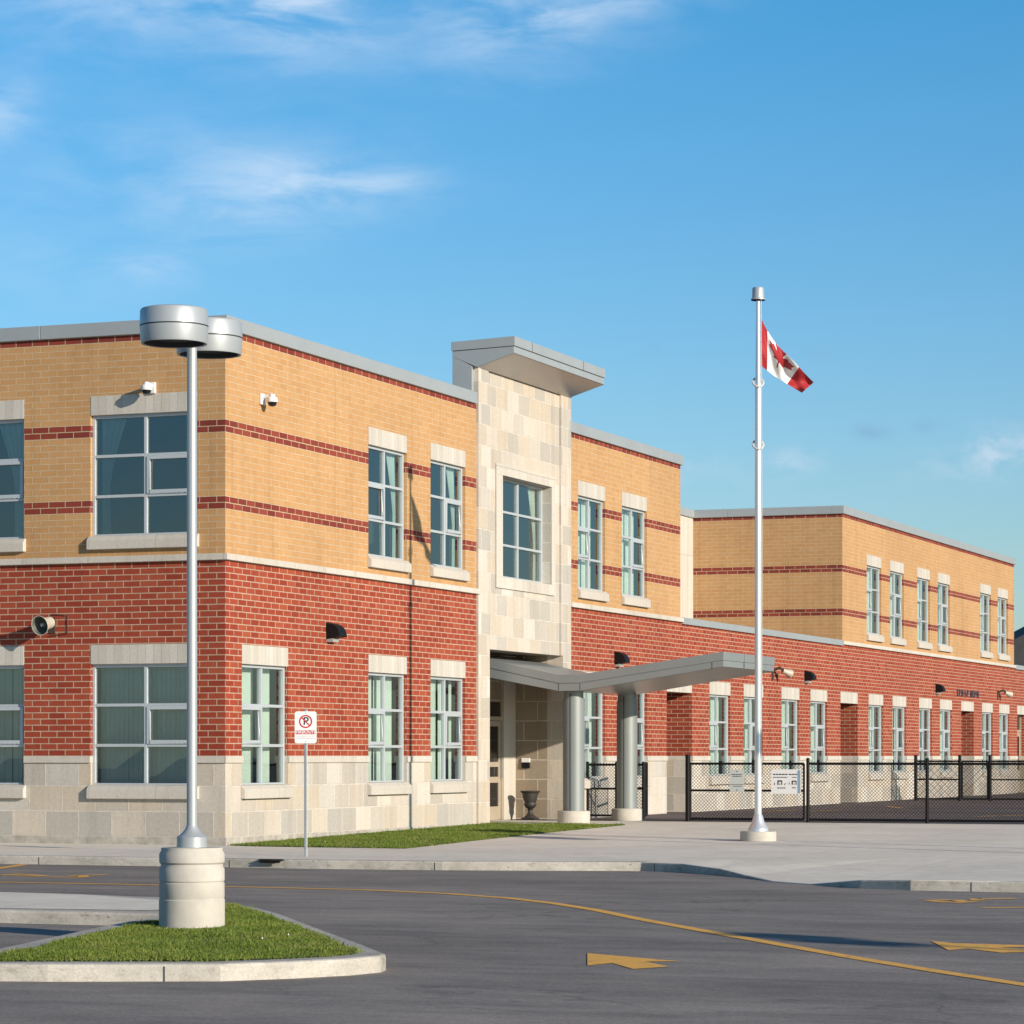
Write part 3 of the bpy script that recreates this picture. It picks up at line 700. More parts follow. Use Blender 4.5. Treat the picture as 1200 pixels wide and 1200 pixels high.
# windows -------------------------------------------------
def make_window(Wd, sash, H=1.94, low=True, recess=0.06, trim=True, fr=0.05):
    f = MB(); y0, y1 = recess, recess + 0.075
    def bar(x0, x1, z0, z1, ya=y0, yb=y1): f.box(x0, x1, ya, yb, z0, z1)
    bar(0.0, fr, 0, H); bar(Wd - fr, Wd, 0, H); bar(fr, Wd - fr, 0, fr); bar(fr, Wd - fr, H - fr, H)
    cx = Wd / 2; mh = 0.024; zs = [H * 0.335, H * 0.665]
    bar(cx - mh - 0.004, cx + mh + 0.004, fr, H - fr, y0 + 0.004, y1)
    for z in zs:
        bar(fr, cx - mh - 0.004, z - mh, z + mh, y0 + 0.004, y1); bar(cx + mh + 0.004, Wd - fr, z - mh, z + mh, y0 + 0.004, y1)
    fo = f.build('window', 'alu', None, bevel=0.006)
    if sash:
        a, b = (fr, cx - mh - 0.004) if sash == 'L' else (cx + mh + 0.004, Wd - fr)
        s = MB(); za, zb = zs[0] + mh, zs[1] - mh; t = 0.05; ys, ye = y0 - 0.012, y0 + 0.040
        s.box(a, a + t, ys, ye, za, zb); s.box(b - t, b, ys, ye, za, zb); s.box(a + t, b - t, ys, ye, za, za + t * 1.2); s.box(a + t, b - t, ys, ye, zb - t, zb)
        s.build('sash', 'alu', fo, bevel=0.005)
    p = MB()
    zz = [fr] + zs + [H - fr]; r2 = random.Random(int(Wd * 1000) + (3 if sash == 'L' else 5))
    for x0, x1 in ((fr, cx), (cx, Wd - fr)):
        for za, zb in zip(zz, zz[1:]):
            yy = [y0 + 0.045 + r2.uniform(-.0012, .0012) for _ in range(4)]
            p.face([(x0, yy[0], za), (x1, yy[1], za), (x1, yy[2], zb), (x0, yy[3], zb)])
    p.build('pane', 'glass', fo, weld=False)
    if trim:
        l = MB(); l.box(0.002, Wd - 0.002, -0.006, 0.128, H, H + 0.31 - 0.002); l.build('lintel', 'stone_lintel', fo, bevel=0.006)
        sl = MB(); sl.prism([(-0.085, -0.20), (0.128, -0.20), (0.128, 0.03), (recess + 0.02, 0.03), (-0.02, 0.012), (-0.085, -0.05)], 'x', -0.035, Wd + 0.035)
        sl.build('sill', 'stone_trim', fo, bevel=0.012)
    return fo

def add_blind(fo, Wd, H, kind, seed, recess=0.06):
    r = random.Random(seed); b = MB(); y = recess + 0.22
    if kind == 'closed':
        n = int(Wd / 0.085)
        for i in range(n):
            x = 0.03 + (i + 0.5) * (Wd - 0.06) / n; a = R(-8 + r.uniform(-6, 6))
            yy = y
            if r.random() < 0.16: a = R(34); yy = y - 0.055
            dx, dy = math.cos(a) * 0.047, math.sin(a) * 0.047
            b.face([(x - dx, yy - dy, 0.02), (x + dx, yy + dy, 0.02), (x + dx, yy + dy, H - 0.03), (x - dx, yy - dy, H - 0.03)])
        mat = 'blind'
    elif kind == 'half':
        x = 0.06
        while x < Wd - 0.08:
            wdt = r.choice((0.18, 0.27, 0.36, 0.45)); gap = r.choice((0.05, 0.08, 0.14, 0.26))
            k = max(1, int(wdt / 0.085))
            for j in range(k):
                a = R(-16 + r.uniform(-7, 7)); xx = x + (j + 0.5) * 0.088; dx, dy = math.cos(a) * 0.0435, math.sin(a) * 0.045
                if xx > Wd - 0.08: break
                b.face([(xx - dx, y - dy, 0.02), (xx + dx, y + dy, 0.02), (xx + dx, y + dy, H - 0.03), (xx - dx, y - dy, H - 0.03)])
            x += k * 0.088 + gap
        mat = 'blind'
    else:
        # gathered curtain, pinched in the lower third
        side = 1 if kind == 'curtain_far' else 0
        n, kz = 26, 14; grid = []
        for k in range(kz + 1):
            t = k / kz; z = 0.03 + t * (H - 0.06)
            wd = 0.17 + 0.30 * max(0.0, (t - 0.45) / 0.55) ** 1.3 if t > 0.45 else 0.16 + 0.03 * (0.45 - t)
            row = []
            for i in range(n + 1):
                s = i / n; xx = 0.10 + s * wd
                if side: xx = Wd - xx
                row.append((xx, y - 0.08 + 0.035 * math.sin(s * 24), z))
            grid.append(row)
        for k in range(kz):
            for i in range(n): b.face([grid[k][i], grid[k][i + 1], grid[k + 1][i + 1], grid[k + 1][i]], smooth=True)
        mat = 'curtain'
    o = b.build('curtain' if mat == 'curtain' else 'blind', mat, fo, angle=80)
    return o

protos = {}
for s in 'LR': protos[s] = make_window(WW, s)
LWD = 1.90
protos['big'] = make_window(LWD, 'R')         # placed on the left facade, local x runs towards the corner
used = set()
def place_window(key, loc, rz, blind, seed):
    src = protos[key]
    if key in used: o = copy_tree(src)
    else: o = src; used.add(key)
    o.parent = B; o.location = loc; o.rotation_euler = (0, 0, rz)
    return o, blind, seed
placed = []
for i, x in enumerate(LOW):
    placed.append((*place_window('LR'[0 if i == 0 else (i + 1) % 2], (x, 0, LZ0), 0, 'half', 100 + i), WW))
for i, x in enumerate(UP1 + UP2 + UP3):
    placed.append((*place_window('LR'[i % 2], (x, 0, UZ0), 0, ('curtain_far', 'curtain_far', 'half', 'half')[i] if i < 4 else 'half', 200 + i), WW))
for i, (a, b) in enumerate(LW):
    placed.append((*place_window('big', (0, b, LZ0), R(-90), 'closed', 300 + i), LWD))
    placed.append((*place_window('big', (0, b, UZ0), R(-90), ('curtain_near', 'curtain_far')[i], 310 + i), LWD))
tw = make_window(2.73, None, 1.97, True, 0.17, False, 0.055)
tw.parent = B; tw.location = (11.88, 0, 4.87)
placed.append((tw, 'curtain_far', 400, 2.73))
for o, kind, seed, wd in placed: add_blind(o, wd, 1.94, kind, seed, 0.17 if wd > 2.5 else 0.06)

# side doors in recesses
for a, b in DOORS + [(61.66, 63.6)]:
    d = 1.15 if a < 60 else 0.25
    l = MB(); l.box(a + 0.002, b - 0.002, -0.006, d + 0.05, 2.86, 3.168); l.build('lintel', 'stone_lintel', B, bevel=0.006)
    f = MB(); f.box(a + 0.002, a + 0.08, d, d + 0.1, 0.1, 2.858); f.box(b - 0.08, b - 0.002, d, d + 0.1, 0.1, 2.858); f.box(a + 0.08, b - 0.08, d, d + 0.1, 2.25, 2.33); f.box(a + 0.08, b - 0.08, d, d + 0.1, 2.78, 2.858)
    dr = MB(); dr.box(a + 0.082, b - 0.082, d + 0.03, d + 0.08, 0.11, 2.248)
    tan = a > 60
    df = f.build('door_frame', 'tan_frame', B)
    do = dr.build('door', 'tan_frame' if tan else 'brown_door', df)
    t = MB(); t.box(a + 0.08, b - 0.08, d + 0.05, d + 0.06, 2.33, 2.78)
    if tan: t.box(a + 0.25, (a + b) / 2 - 0.1, d + 0.02, d + 0.035, 0.9, 2.1); t.box((a + b) / 2 + 0.1, b - 0.25, d + 0.02, d + 0.035, 0.9, 2.1)
    t.build('door_glass', 'dark_glass', df)
    h = MB(); h.box((a + b) / 2 + 0.08, (a + b) / 2 + 0.11, d - 0.05, d + 0.03, 1.05, 1.35); h.build('handle', 'galv', df)

# entrance tower -----------------------------------------
w = MB()
TY = 0.0
ch = [(11.88, 14.61, 4.87, 6.84, 0.30), (11.27, 15.23, 0.0, 3.45, 0.0)]
wall(w, FRONT, 11.10, 15.12, 0.1, 9.0, ch, 0.3, 0.0)
for a, b in ((10.57, 11.10), (15.12, 15.72)):
    za = 0.05
    if a < 11: w.box(a, b, -0.045, 0.3, za, 9.0, 0, 'nb')
    else:
        w.box(a, b, -0.045, 0.3, 3.45, 9.0, 0, 'nb'); w.box(15.23, b, -0.045, 0.3, za, 3.45, 0, 'nbt')
        w.face([(15.12, -0.045, 3.45), (15.23, -0.045, 3.45), (15.23, 0.3, 3.45), (15.12, 0.3, 3.45)])
w.face([(11.27, 0, 0.05), (11.27, 0.3, 0.05), (11.27, 0.3, 3.45), (11.27, 0, 3.45)])
w.build('entrance_tower_wall', 'stone_block', B)
w = MB()   # plain surround of the tower window
for x0, x1, z0, z1 in ((11.54, 14.80, 6.842, 7.05), (11.54, 14.80, 4.65, 4.868), (11.54, 11.878, 4.868, 6.842), (14.612, 14.80, 4.868, 6.842)):
    w.box(x0, x1, -0.035, 0.02, z0, z1)
w.build('tower_window_surround', 'stone_trim', B, bevel=0.004)
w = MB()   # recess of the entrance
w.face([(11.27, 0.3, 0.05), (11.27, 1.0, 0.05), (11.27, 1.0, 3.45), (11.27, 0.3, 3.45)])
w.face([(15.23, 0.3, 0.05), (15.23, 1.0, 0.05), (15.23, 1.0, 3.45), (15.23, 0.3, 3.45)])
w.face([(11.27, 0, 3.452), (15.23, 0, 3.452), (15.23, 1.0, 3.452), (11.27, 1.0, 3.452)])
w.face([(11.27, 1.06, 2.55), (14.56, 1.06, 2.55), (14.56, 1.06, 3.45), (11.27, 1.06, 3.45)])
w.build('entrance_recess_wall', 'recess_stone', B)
w = MB(); w.box(14.56, 15.228, 0.99, 1.14, 0.05, 3.449); w.build('entrance_pilaster', 'stone_trim', B)
f = MB()
xs = [11.27, 12.09, 12.92, 13.74, 14.56]
for i, x in enumerate(xs): f.box(x - (0.035 if i else 0), x + (0.035 if i < 4 else 0), 1.02, 1.12, 0.1, 2.55)
f.box(11.27, 14.56, 1.018, 1.118, 2.12, 2.20)
f.box(11.27, 14.56, 1.018, 1.118, 2.50, 2.552)
ef = f.build('entrance_door_frame', 'tan_frame', B)
for a, b in zip(xs, xs[1:]):
    d = MB(); a2, b2 = a + 0.045, b - 0.045
    d.box(a2, a2 + 0.12, 1.04, 1.09, 0.11, 2.11); d.box(b2 - 0.12, b2, 1.04, 1.09, 0.11, 2.11)
    for z0, z1 in ((0.11, 0.38), (0.86, 0.98), (1.18, 1.28), (2.0, 2.11)): d.box(a2 + 0.12, b2 - 0.12, 1.04, 1.09, z0, z1)
    do = d.build('door', 'tan_frame', ef, bevel=0.004)
    gl = MB(); gl.box(a2 + 0.1, b2 - 0.1, 1.06, 1.068, 0.3, 2.05); gl.build('door_glass', 'dark_glass', do)
    h = MB(); h.tube((b2 - 0.06, 0.98, 0.95), (b2 - 0.06, 0.98, 1.35), 0.013, 8); h.build('handle', 'galv', do)
gl = MB(); gl.box(11.3, 14.53, 1.06, 1.068, 2.2, 2.5); gl.build('transom_glass', 'dark_glass', ef)

# tower roof: folded metal slab rising towards the front
def rprof(y): pass
w = MB()
X0, X1 = 10.50, 15.62
prof = [(0.46, 9.07), (-0.06, 8.76), (-0.80, 9.00), (-0.80, 9.125), (0.46, 9.085)]
w.prism([(0.46, 8.3), (0.06, 8.3), (0.06, 8.79), (0.46, 9.0)], 'x', X0, X1)
w.prism([(0.46, 8.985), (-0.045, 8.765), (-0.80, 9.00), (-0.80, 9.125), (0.46, 9.085)], 'x', X0 - 0.003, X1 + 0.003)
trf = w.build('tower_roof', 'metal_cap', B, bevel=0.006)
w = MB(); w.prism([(0.48, 9.095), (-0.82, 9.135), (-0.82, 9.315), (0.48, 9.265)], 'x', X0 - 0.02, X1 + 0.02)
w.build('roof_fascia', 'metal_cap', trf, bevel=0.006)
w = MB()
for a, b in zip([X0 + 0.01, 12.15, 13.9], [12.145, 13.895, X1 - 0.01]):
    w.face([(a, -0.06, 8.766), (b, -0.06, 8.766), (b, -0.785, 8.992), (a, -0.785, 8.992)])
w.build('soffit', 'metal_soffit', trf)
w = MB()
for x in (11.4, 14.3): w.box(x, x + 0.006, -0.826, -0.8195, 9.137, 9.313)
w.build('fascia_seam', 'seam', trf)

# ------------------------------------------------------------------ entrance canopy
CN = empty('entrance_canopy', (12.15, -1.45, 0.1), 'grey metal butterfly canopy on two round columns before the entrance', 'canopy')
o0 = Vector((12.15, -1.45, 0.1))
def loc(mb):
    mb.v = [tuple(Vector(p) - o0) for p in mb.v]; return mb
CX0, CX1 = 11.75, 15.21
YB, YV0, YV1, YF = 0.9, -1.22, -1.66, -4.52
def top(y): return 2.96 + (0.215 * (y - YV0) if y > YV0 else (0.141 * (YV1 - y) if y < YV1 else 0))
ys = [YB, YV0, YV1, YF]
w = MB()
bot = [(YB, top(YB) - 0.36), (YV0, 2.65), (YV1, 2.65), (YF, top(YF) - 0.28)]
upr = [(y, top(y) - 0.165) for y in ys]
for k in range(3): w.prism([bot[k], bot[k + 1], upr[k + 1], upr[k]], 'x', CX0 + 0.012 + 0.0, CX1 - 0.012)
cr = loc(w).build('canopy_deck', 'canopy_metal', CN)
w = MB()
lo2 = [(y, top(y) - 0.16) for y in ys]; hi2 = [(y, top(y)) for y in ys]
for k in range(3):
    a, b = lo2[k], lo2[k + 1]; c, d = hi2[k + 1], hi2[k]
    if k == 2: b = (YF - 0.012, b[1]); c = (YF - 0.012, c[1])
    w.prism([a, b, c, d], 'x', CX0, CX1)
loc(w).build('canopy_roof', 'canopy_metal', CN, bevel=0.004)
w = MB()
for y in (YV0 - 0.005, YV1 + 0.0, -4.30): w.box(CX0 + 0.0085, CX0 + 0.0125, y - 0.006, y + 0.006, 2.66 + (0.141 * (YV1 - y) if y < YV1 else 0), top(y) - 0.166)
for x in (13.1, 14.2): w.box(x, x + 0.012, YF - 0.0145, YF - 0.002, top(YF) - 0.275, top(YF) - 0.005)
loc(w).build('panel_seam', 'seam', CN)
w = MB()
for k in range(3):
    (ya, za), (yb, zb) = bot[k], bot[k + 1]
    w.face([(CX0 + 0.02, ya, za - 0.004), (CX1 - 0.02, ya, za - 0.004), (CX1 - 0.02, yb, zb - 0.004), (CX0 + 0.02, yb, zb - 0.004)])
loc(w).build('soffit', 'metal_soffit', CN)
for cx, cy in ((12.13, -1.40), (14.93, -1.53)):
    c = MB(); zt = 2.65
    c.lathe([(0.208, 0.24), (0.208, zt - 0.14), (0.19, zt - 0.14), (0.19, zt)], (cx - o0.x, cy - o0.y, -o0.z), 40)
    co = c.build('column', 'col_metal', CN)
    p = MB(); p.lathe([(0.315, 0.0), (0.315, 0.33), (0.30, 0.345), (0.2, 0.345)], (cx - o0.x, cy - o0.y, -o0.z), 40); p.build('pedestal', 'cast_conc', co)
    s = MB(); s.box(cx - o0.x - 0.2085, cx - o0.x - 0.206, cy - o0.y - 0.012, cy - o0.y + 0.012, 0.24, zt - 0.145); s.build('column_seam', 'seam', co)

# ------------------------------------------------------------------ light poles
def make_lamp():
    L0 = empty('light_pole', (-19.97, -9.71, 0.004), 'silver lamp pole with two drum heads on a round concrete base in the grass', 'lamp pole')
    b = MB()
    b.lathe([(0.268, 0), (0.268, 0.225), (0.262, 0.232), (0.262, 0.238), (0.266, 0.245), (0.266, 0.36), (0.258, 0.366), (0.258, 0.372), (0.266, 0.38), (0.266, 0.475), (0.256, 0.49), (0.252, 0.515), (0.266, 0.53), (0.266, 0.60), (0.250, 0.625), (0.250, 0.65), (0.1, 0.652)], (0, 0, 0), 48)
    b.build('concrete_base', 'cast_conc', L0)
    b = MB(); b.lathe([(0.124, 0.652), (0.124, 0.735), (0.115, 0.742), (0.085, 0.765), (0.055, 0.80), (0.044, 0.83)], (0, 0, 0), 32); b.build('base_cover', 'lamp_metal', L0)
    b = MB(); b.lathe([(0.043, 0.80), (0.040, 4.92)], (0, 0, 0), 24); b.build('pole', 'lamp_metal', L0)
    # arms run mostly along the line of sight: front head nearer, a little to the left
    fw = Vector((0.933, 0.360, 0)); rt = Vector((0.360, -0.933, 0))
    for sgn, zz in ((-1, 4.705), (1, 4.725)):
        c = fw * (0.40 * sgn) + rt * (0.10 * sgn)
        b = MB(); b.tube((0, 0, zz + 0.14), (c.x, c.y, zz + 0.14), 0.025, 12); b.build('arm', 'lamp_metal', L0)
        h = MB()
        h.lathe([(0.238, 0.05), (0.245, 0.004), (0.264, 0.0), (0.268, 0.012), (0.276, 0.132), (0.268, 0.134), (0.268, 0.141), (0.276, 0.143), (0.272, 0.262), (0.264, 0.275), (0.24, 0.282), (0.0, 0.285)], (c.x, c.y, zz), 48, ms=[1, 0, 0, 0, 1, 1, 1, 0, 0, 0, 0], caps=False)
        ho = h.build('lamp_head', ['lamp_metal', 'seam'], L0)
        l = MB(); l.lathe([(0.0, 0.045), (0.239, 0.045)], (c.x, c.y, zz), 40); l.build('lens', 'lens', ho)
    return L0
lamp = make_lamp()
lp2 = copy_tree(lamp); lp2.location = (-24.49, -29.92, ROAD_Z); lp2.rotation_euler = (0, 0, R(45.6)); tag(lp2, 'silver twin head lamp pole on asphalt at right whose shadow crosses the road', 'lamp pole')
lp3 = copy_tree(lamp); lp3.location = (-2.09, -19.12, 0.0); lp3.rotation_euler = (0, 0, R(45.6)); tag(lp3, 'unseen silver twin head lamp pole added so its shadow crosses the plaza before the flagpole', 'lamp pole')  # unseen pole, added to streak the plaza with shade
lp4 = copy_tree(lamp); lp4.location = (0.04, -17.63, 0.02); lp4.rotation_euler = (0, 0, R(45.6)); tag(lp4, 'farthest unseen silver twin head lamp pole, added so its shadow falls behind the flagpole', 'lamp pole')  # another unseen pole, added for a second shadow on the plaza

# ------------------------------------------------------------------ flagpole and flag
fx, fy, fz = 4.17, -7.43, zg(4.17)
FP = empty('flagpole', (fx, fy, fz), 'tall white metal flagpole on a round concrete footing in the plaza', 'flagpole')
b = MB(); b.lathe([(0.29, 0.0), (0.29, 0.145), (0.28, 0.155), (0.1, 0.157)], (0, 0, 0), 40); b.build('footing', 'cast_conc', FP)
b = MB(); b.lathe([(0.165, 0.155), (0.165, 0.19), (0.155, 0.21), (0.13, 0.25), (0.10, 0.31), (0.075, 0.40), (0.06, 0.43)], (0, 0, 0), 32); b.build('base_cover', 'pole_white', FP)
b = MB(); b.lathe([(0.058, 0.3), (0.054, 4.5), (0.052, 7.3), (0.044, 7.36), (0.036, 8.80)], (0, 0, 0), 24); b.build('pole', 'pole_white', FP)
b = MB(); b.lathe([(0.12, 8.68), (0.118, 8.70), (0.10, 8.71), (0.094, 8.86), (0.085, 8.878), (0.0, 8.88)], (0, 0, 0), 28); b.build('truck_cap', 'lamp_metal', FP)
b = MB(); b.lathe([(0.0, 8.675), (0.115, 8.675)], (0, 0, 0), 28); b.build('truck_underside', 'black', FP)
fwv = Vector((0.933, 0.360, 0)); rtv = Vector((0.360, -0.933, 0))
for zr in (7.28, 6.28):
    b = MB(); pts = []
    for i in range(17):
        t = 2 * math.pi * i / 16; q = rtv * (0.085 * math.sin(t)) + fwv * (0.075 * math.cos(t)) ; pts.append((q.x, q.y, zr + 0.16 * (0.5 + 0.5 * math.cos(t))))
    b.path(pts, 0.016, 6); b.build('halyard_ring', 'rope', FP)
b = MB(); q = rtv * 0.05 - fwv * 0.06; b.path([(q.x, q.y, 1.2), (q.x * 1.1, q.y * 1.1, 4.5), (q.x * 0.9, q.y * 0.9, 8.7)], 0.006, 5); b.build('halyard', 'rope', FP)

LEAF = [(0, 1.0), (0.14, 0.72), (0.27, 0.79), (0.17, 0.27), (0.38, 0.50), (0.43, 0.38), (0.68, 0.43), (0.60, 0.18), (0.70, 0.12), (0.31, -0.20), (0.35, -0.33), (0.035, -0.28), (0.05, -0.68)]
LEAF = LEAF + [(-x, y) for x, y in reversed(LEAF) if x > 0]
LEAF = [(0.50 + x * 0.31, 0.64 + y * 0.48) for x, y in LEAF]     # in flag units (fly 0..1 of 2:1 flag, hoist 0..1)
nu, nv = 150, 84
# outline in metres from the pole axis: (right, down from the hoist top)
TOPC = [(0.0, 0.0), (0.12, 0.19), (0.34, 0.46), (0.64, 0.745), (0.905, 0.965)]
BOTC = [(0.0, 0.745), (0.12, 0.815), (0.27, 0.885), (0.46, 1.01), (0.72, 1.13)]
def curve(cs, t):                        # Catmull-Rom through knots at equal steps of the fly
    n = len(cs) - 1; k = min(n - 1, int(t * n)); f = t * n - k
    P = [cs[max(0, k - 1)], cs[k], cs[k + 1], cs[min(n, k + 2)]]
    return tuple(0.5 * (2 * P[1][c] + (P[2][c] - P[0][c]) * f + (2 * P[0][c] - 5 * P[1][c] + 4 * P[2][c] - P[3][c]) * f * f + (3 * P[1][c] - P[0][c] - 3 * P[2][c] + P[3][c]) * f ** 3) for c in (0, 1))
fv = []; ff = []; fm = []
for j in range(nv + 1):
    v = j / nv
    for i in range(nu + 1):
        u = i / nu; a = curve(TOPC, u); b_ = curve(BOTC, u)
        k = v
        x = a[0] + (b_[0] - a[0]) * k; dn = a[1] + (b_[1] - a[1]) * k
        dep = 0.075 * math.sin(u * 7.0 + v * 5.0) * min(1, u * 3) + 0.035 * math.sin(u * 15 - v * 7 + 1.0) * min(1, u * 3) + 0.55 * u + 0.12 * v
        p = rtv * (0.045 + x) + fwv * dep
        fv.append((p.x, p.y, 8.40 - dn))
cent = np.array([[(i + 0.5) / nu, 1 - (j + 0.5) / nv] for j in range(nv) for i in range(nu)])
inl = inside(cent, LEAF)
for j in range(nv):
    for i in range(nu):
        a = j * (nu + 1) + i; ff.append((a, a + 1, a + nu + 2, a + nu + 1)); u = cent[j * nu + i][0]
        fm.append(0 if (u < 0.25 or u > 0.75 or inl[j * nu + i]) else 1)
me = bpy.data.meshes.new('flag'); me.from_pydata(fv, [], ff); me.materials.append(M['flag_red']); me.materials.append(M['flag_white'])
me.polygons.foreach_set('material_index', fm); me.polygons.foreach_set('use_smooth', [True] * len(ff)); me.update()
flag = bpy.data.objects.new('flag', me); C.objects.link(flag); flag.location = (fx, fy, fz)
tag(flag, 'red and white maple leaf flag drooping in the wind at the top of the pole', 'flag')

# ------------------------------------------------------------------ no parking sign
VIEW_RZ = R(21.1 - 90)                      # a sign face that looks back along the street
def text_mesh(txt, size, mat, parent, loc3, name='lettering', extrude=0.0006, bold=0.0, sx=1.0):
    cu = bpy.data.curves.new(name, 'FONT'); cu.body = txt; cu.size = size; cu.align_x = 'CENTER'; cu.align_y = 'CENTER'; cu.extrude = extrude; cu.offset = bold
    t = bpy.data.objects.new(name, cu); C.objects.link(t)
    bpy.context.view_layer.update()
    me = bpy.data.meshes.new_from_object(t.evaluated_get(bpy.context.evaluated_depsgraph_get()))
    bpy.data.objects.remove(t); me.materials.clear(); me.materials.append(M[mat])
    me.transform(Matrix.Rotation(R(90), 4, 'X') @ Matrix.Diagonal((sx, 1, 1, 1)))
    o = bpy.data.objects.new(name, me); C.objects.link(o); o.parent = parent; o.location = loc3
    return o
SG = empty('no_parking_sign', (-4.09, -3.30, 0.0), 'white no parking fire route sign on a thin steel post at the kerb', 'sign', VIEW_RZ)
b = MB(); b.box(-0.022, 0.022, -0.008, 0.018, -0.1, 2.05); b.build('post', 'galv', SG, bevel=0.006)
def round_rect(w_, h_, r_, cx=0, cz=0, n=6):
    out = []
    for qx, qz, a0 in ((1, 1, 0), (-1, 1, 90), (-1, -1, 180), (1, -1, 270)):
        for i in range(n + 1):
            a = R(a0 + 90 * i / n); out.append((cx + qx * (w_ / 2 - r_) + r_ * math.cos(a), cz + qz * (h_ / 2 - r_) + r_ * math.sin(a)))
    return out
b = MB(); b.prism(round_rect(0.305, 0.445, 0.035, 0, 1.80), 'y', -0.018, -0.013); sp = b.build('sign_plate', 'sign_white', SG)
def ring(mb, cx, cz, r0, r1, y, n=40):
    for i in range(n):
        a, c = 2 * math.pi * i / n, 2 * math.pi * (i + 1) / n
        mb.face([(cx + r0 * math.cos(a), y, cz + r0 * math.sin(a)), (cx + r1 * math.cos(a), y, cz + r1 * math.sin(a)), (cx + r1 * math.cos(c), y, cz + r1 * math.sin(c)), (cx + r0 * math.cos(c), y, cz + r0 * math.sin(c))])
text_mesh('P', 0.155, 'ink', sp, (0.003, -0.0195, 1.882), 'letter', bold=0.002)
b = MB(); ring(b, 0, 1.882, 0.073, 0.092, -0.0215)
d = Vector((0.7071, -0.7071)); n_ = Vector((0.7071, 0.7071)) * 0.008
b.face([(-0.054 - n_.x, -0.022, 1.936 - n_.y), (0.054 - n_.x, -0.022, 1.828 - n_.y), (0.054 + n_.x, -0.022, 1.828 + n_.y), (-0.054 + n_.x, -0.022, 1.936 + n_.y)])
b.face([(-0.138, -0.0195, 1.704), (0.138, -0.0195, 1.704), (0.138, -0.0195, 1.760), (-0.138, -0.0195, 1.760)])
b.face([(-0.135, -0.0195, 1.646), (0.135, -0.0195, 1.646), (0.135, -0.0195, 1.650), (-0.135, -0.0195, 1.650)])
b.build('no_parking_symbol', 'red', sp, weld=False)
text_mesh('FIRE', 0.058, 'sign_white', sp, (-0.080, -0.0215, 1.732), 'lettering', bold=0.0012)
text_mesh('ROUTE', 0.058, 'sign_white', sp, (0.052, -0.0215, 1.732), 'lettering', bold=0.0012, sx=0.95)
b = MB(); r9 = random.Random(3); x = -0.13
while x < 0.12:
    l = r9.uniform(0.012, 0.03); b.face([(x, -0.0195, 1.672), (min(x + l, .13), -0.0195, 1.672), (min(x + l, .13), -0.0195, 1.682), (x, -0.0195, 1.682)]); x += l + 0.008
b.build('small_print', 'sign_grey', sp, weld=False)
b = MB()
for z in (2.0, 1.60): b.lathe([(0.008, 0), (0.006, 0.004), (0.0, 0.005)], (0, -0.018, z), 10, mat=Matrix.Rotation(R(90), 3, 'X'))
b.build('bolt', 'galv', sp)

# ------------------------------------------------------------------ small things on the walls
def wall_light(x):
    t = empty('wall_light', (x, 0, 3.35), None, None)
    b = MB(); prof = [(0.0, 0.02), (-0.26, 0.06)] + [(-0.26 * math.cos(R(a)) ** 0.8 if a < 90 else 0, 0.06 + 0.23 * math.sin(R(a))) for a in (12, 24, 36, 48, 60, 72, 82)] + [(0.0, 0.30)]
    b.prism(prof, 'x', 0.0, 0.30); b.build('housing', 'black', t, bevel=0.01)
    b = MB(); b.box(0.03, 0.27, -0.12, -0.001, -0.03, 0.03); b.build('lens', 'lens', t)
    return t
WL = wall_light(3.75)
spots = [(3.75, 'black hooded wall light on red brick above the no parking sign'), (18.55, 'black hooded wall light showing just over the canopy roof'), (33.78, 'black hooded wall light right of the flagpole between two tall windows'), (49.0, 'farthest black hooded wall light beside the dark wall letters')]
for i, (x, lab) in enumerate(spots):
    o = WL if i == 0 else copy_tree(WL)
    o.location = (x, 0, 3.35); tag(o, lab, 'wall light', 'black wall lights along the brick front')

def camera_thing():
    t = empty('security_camera', (0, 0, 0), None, None)      # local -y points away from the wall
    b = MB(); b.box(-0.07, 0.07, -0.05, 0.0, -0.09, 0.09); b.build('wall_plate', 'white_metal', t, bevel=0.012)
    b = MB(); b.tube((0, -0.05, 0.03), (0, -0.20, 0.05), 0.032, 12); b.tube((0, -0.20, 0.07), (0, -0.20, 0.0), 0.045, 14); b.build('arm', 'white_metal', t)
    b = MB(); b.lathe([(0.0, 0.055), (0.05, 0.05), (0.085, 0.02), (0.09, -0.03), (0.082, -0.045)], (0, -0.20, -0.01), 24); b.build('housing', 'white_metal', t)
    b = MB(); b.lathe([(0.076, -0.045), (0.070, -0.075), (0.05, -0.105), (0.0, -0.12)], (0, -0.20, -0.01), 24); b.build('dome', 'dark_glass', t)
    return t
c1 = camera_thing(); c1.location = (0, 1.28, 7.21); c1.rotation_euler = (0, 0, R(-90))
tag(c1, 'white dome security camera over the shaded upper window behind the lamp pole', 'camera', 'dome security cameras')
c2 = copy_tree(c1); c2.location = (1.27, 0, 7.12); c2.rotation_euler = (0, 0, 0)
tag(c2, 'white dome security camera on sunlit yellow brick right of the building corner', 'camera', 'dome security cameras')

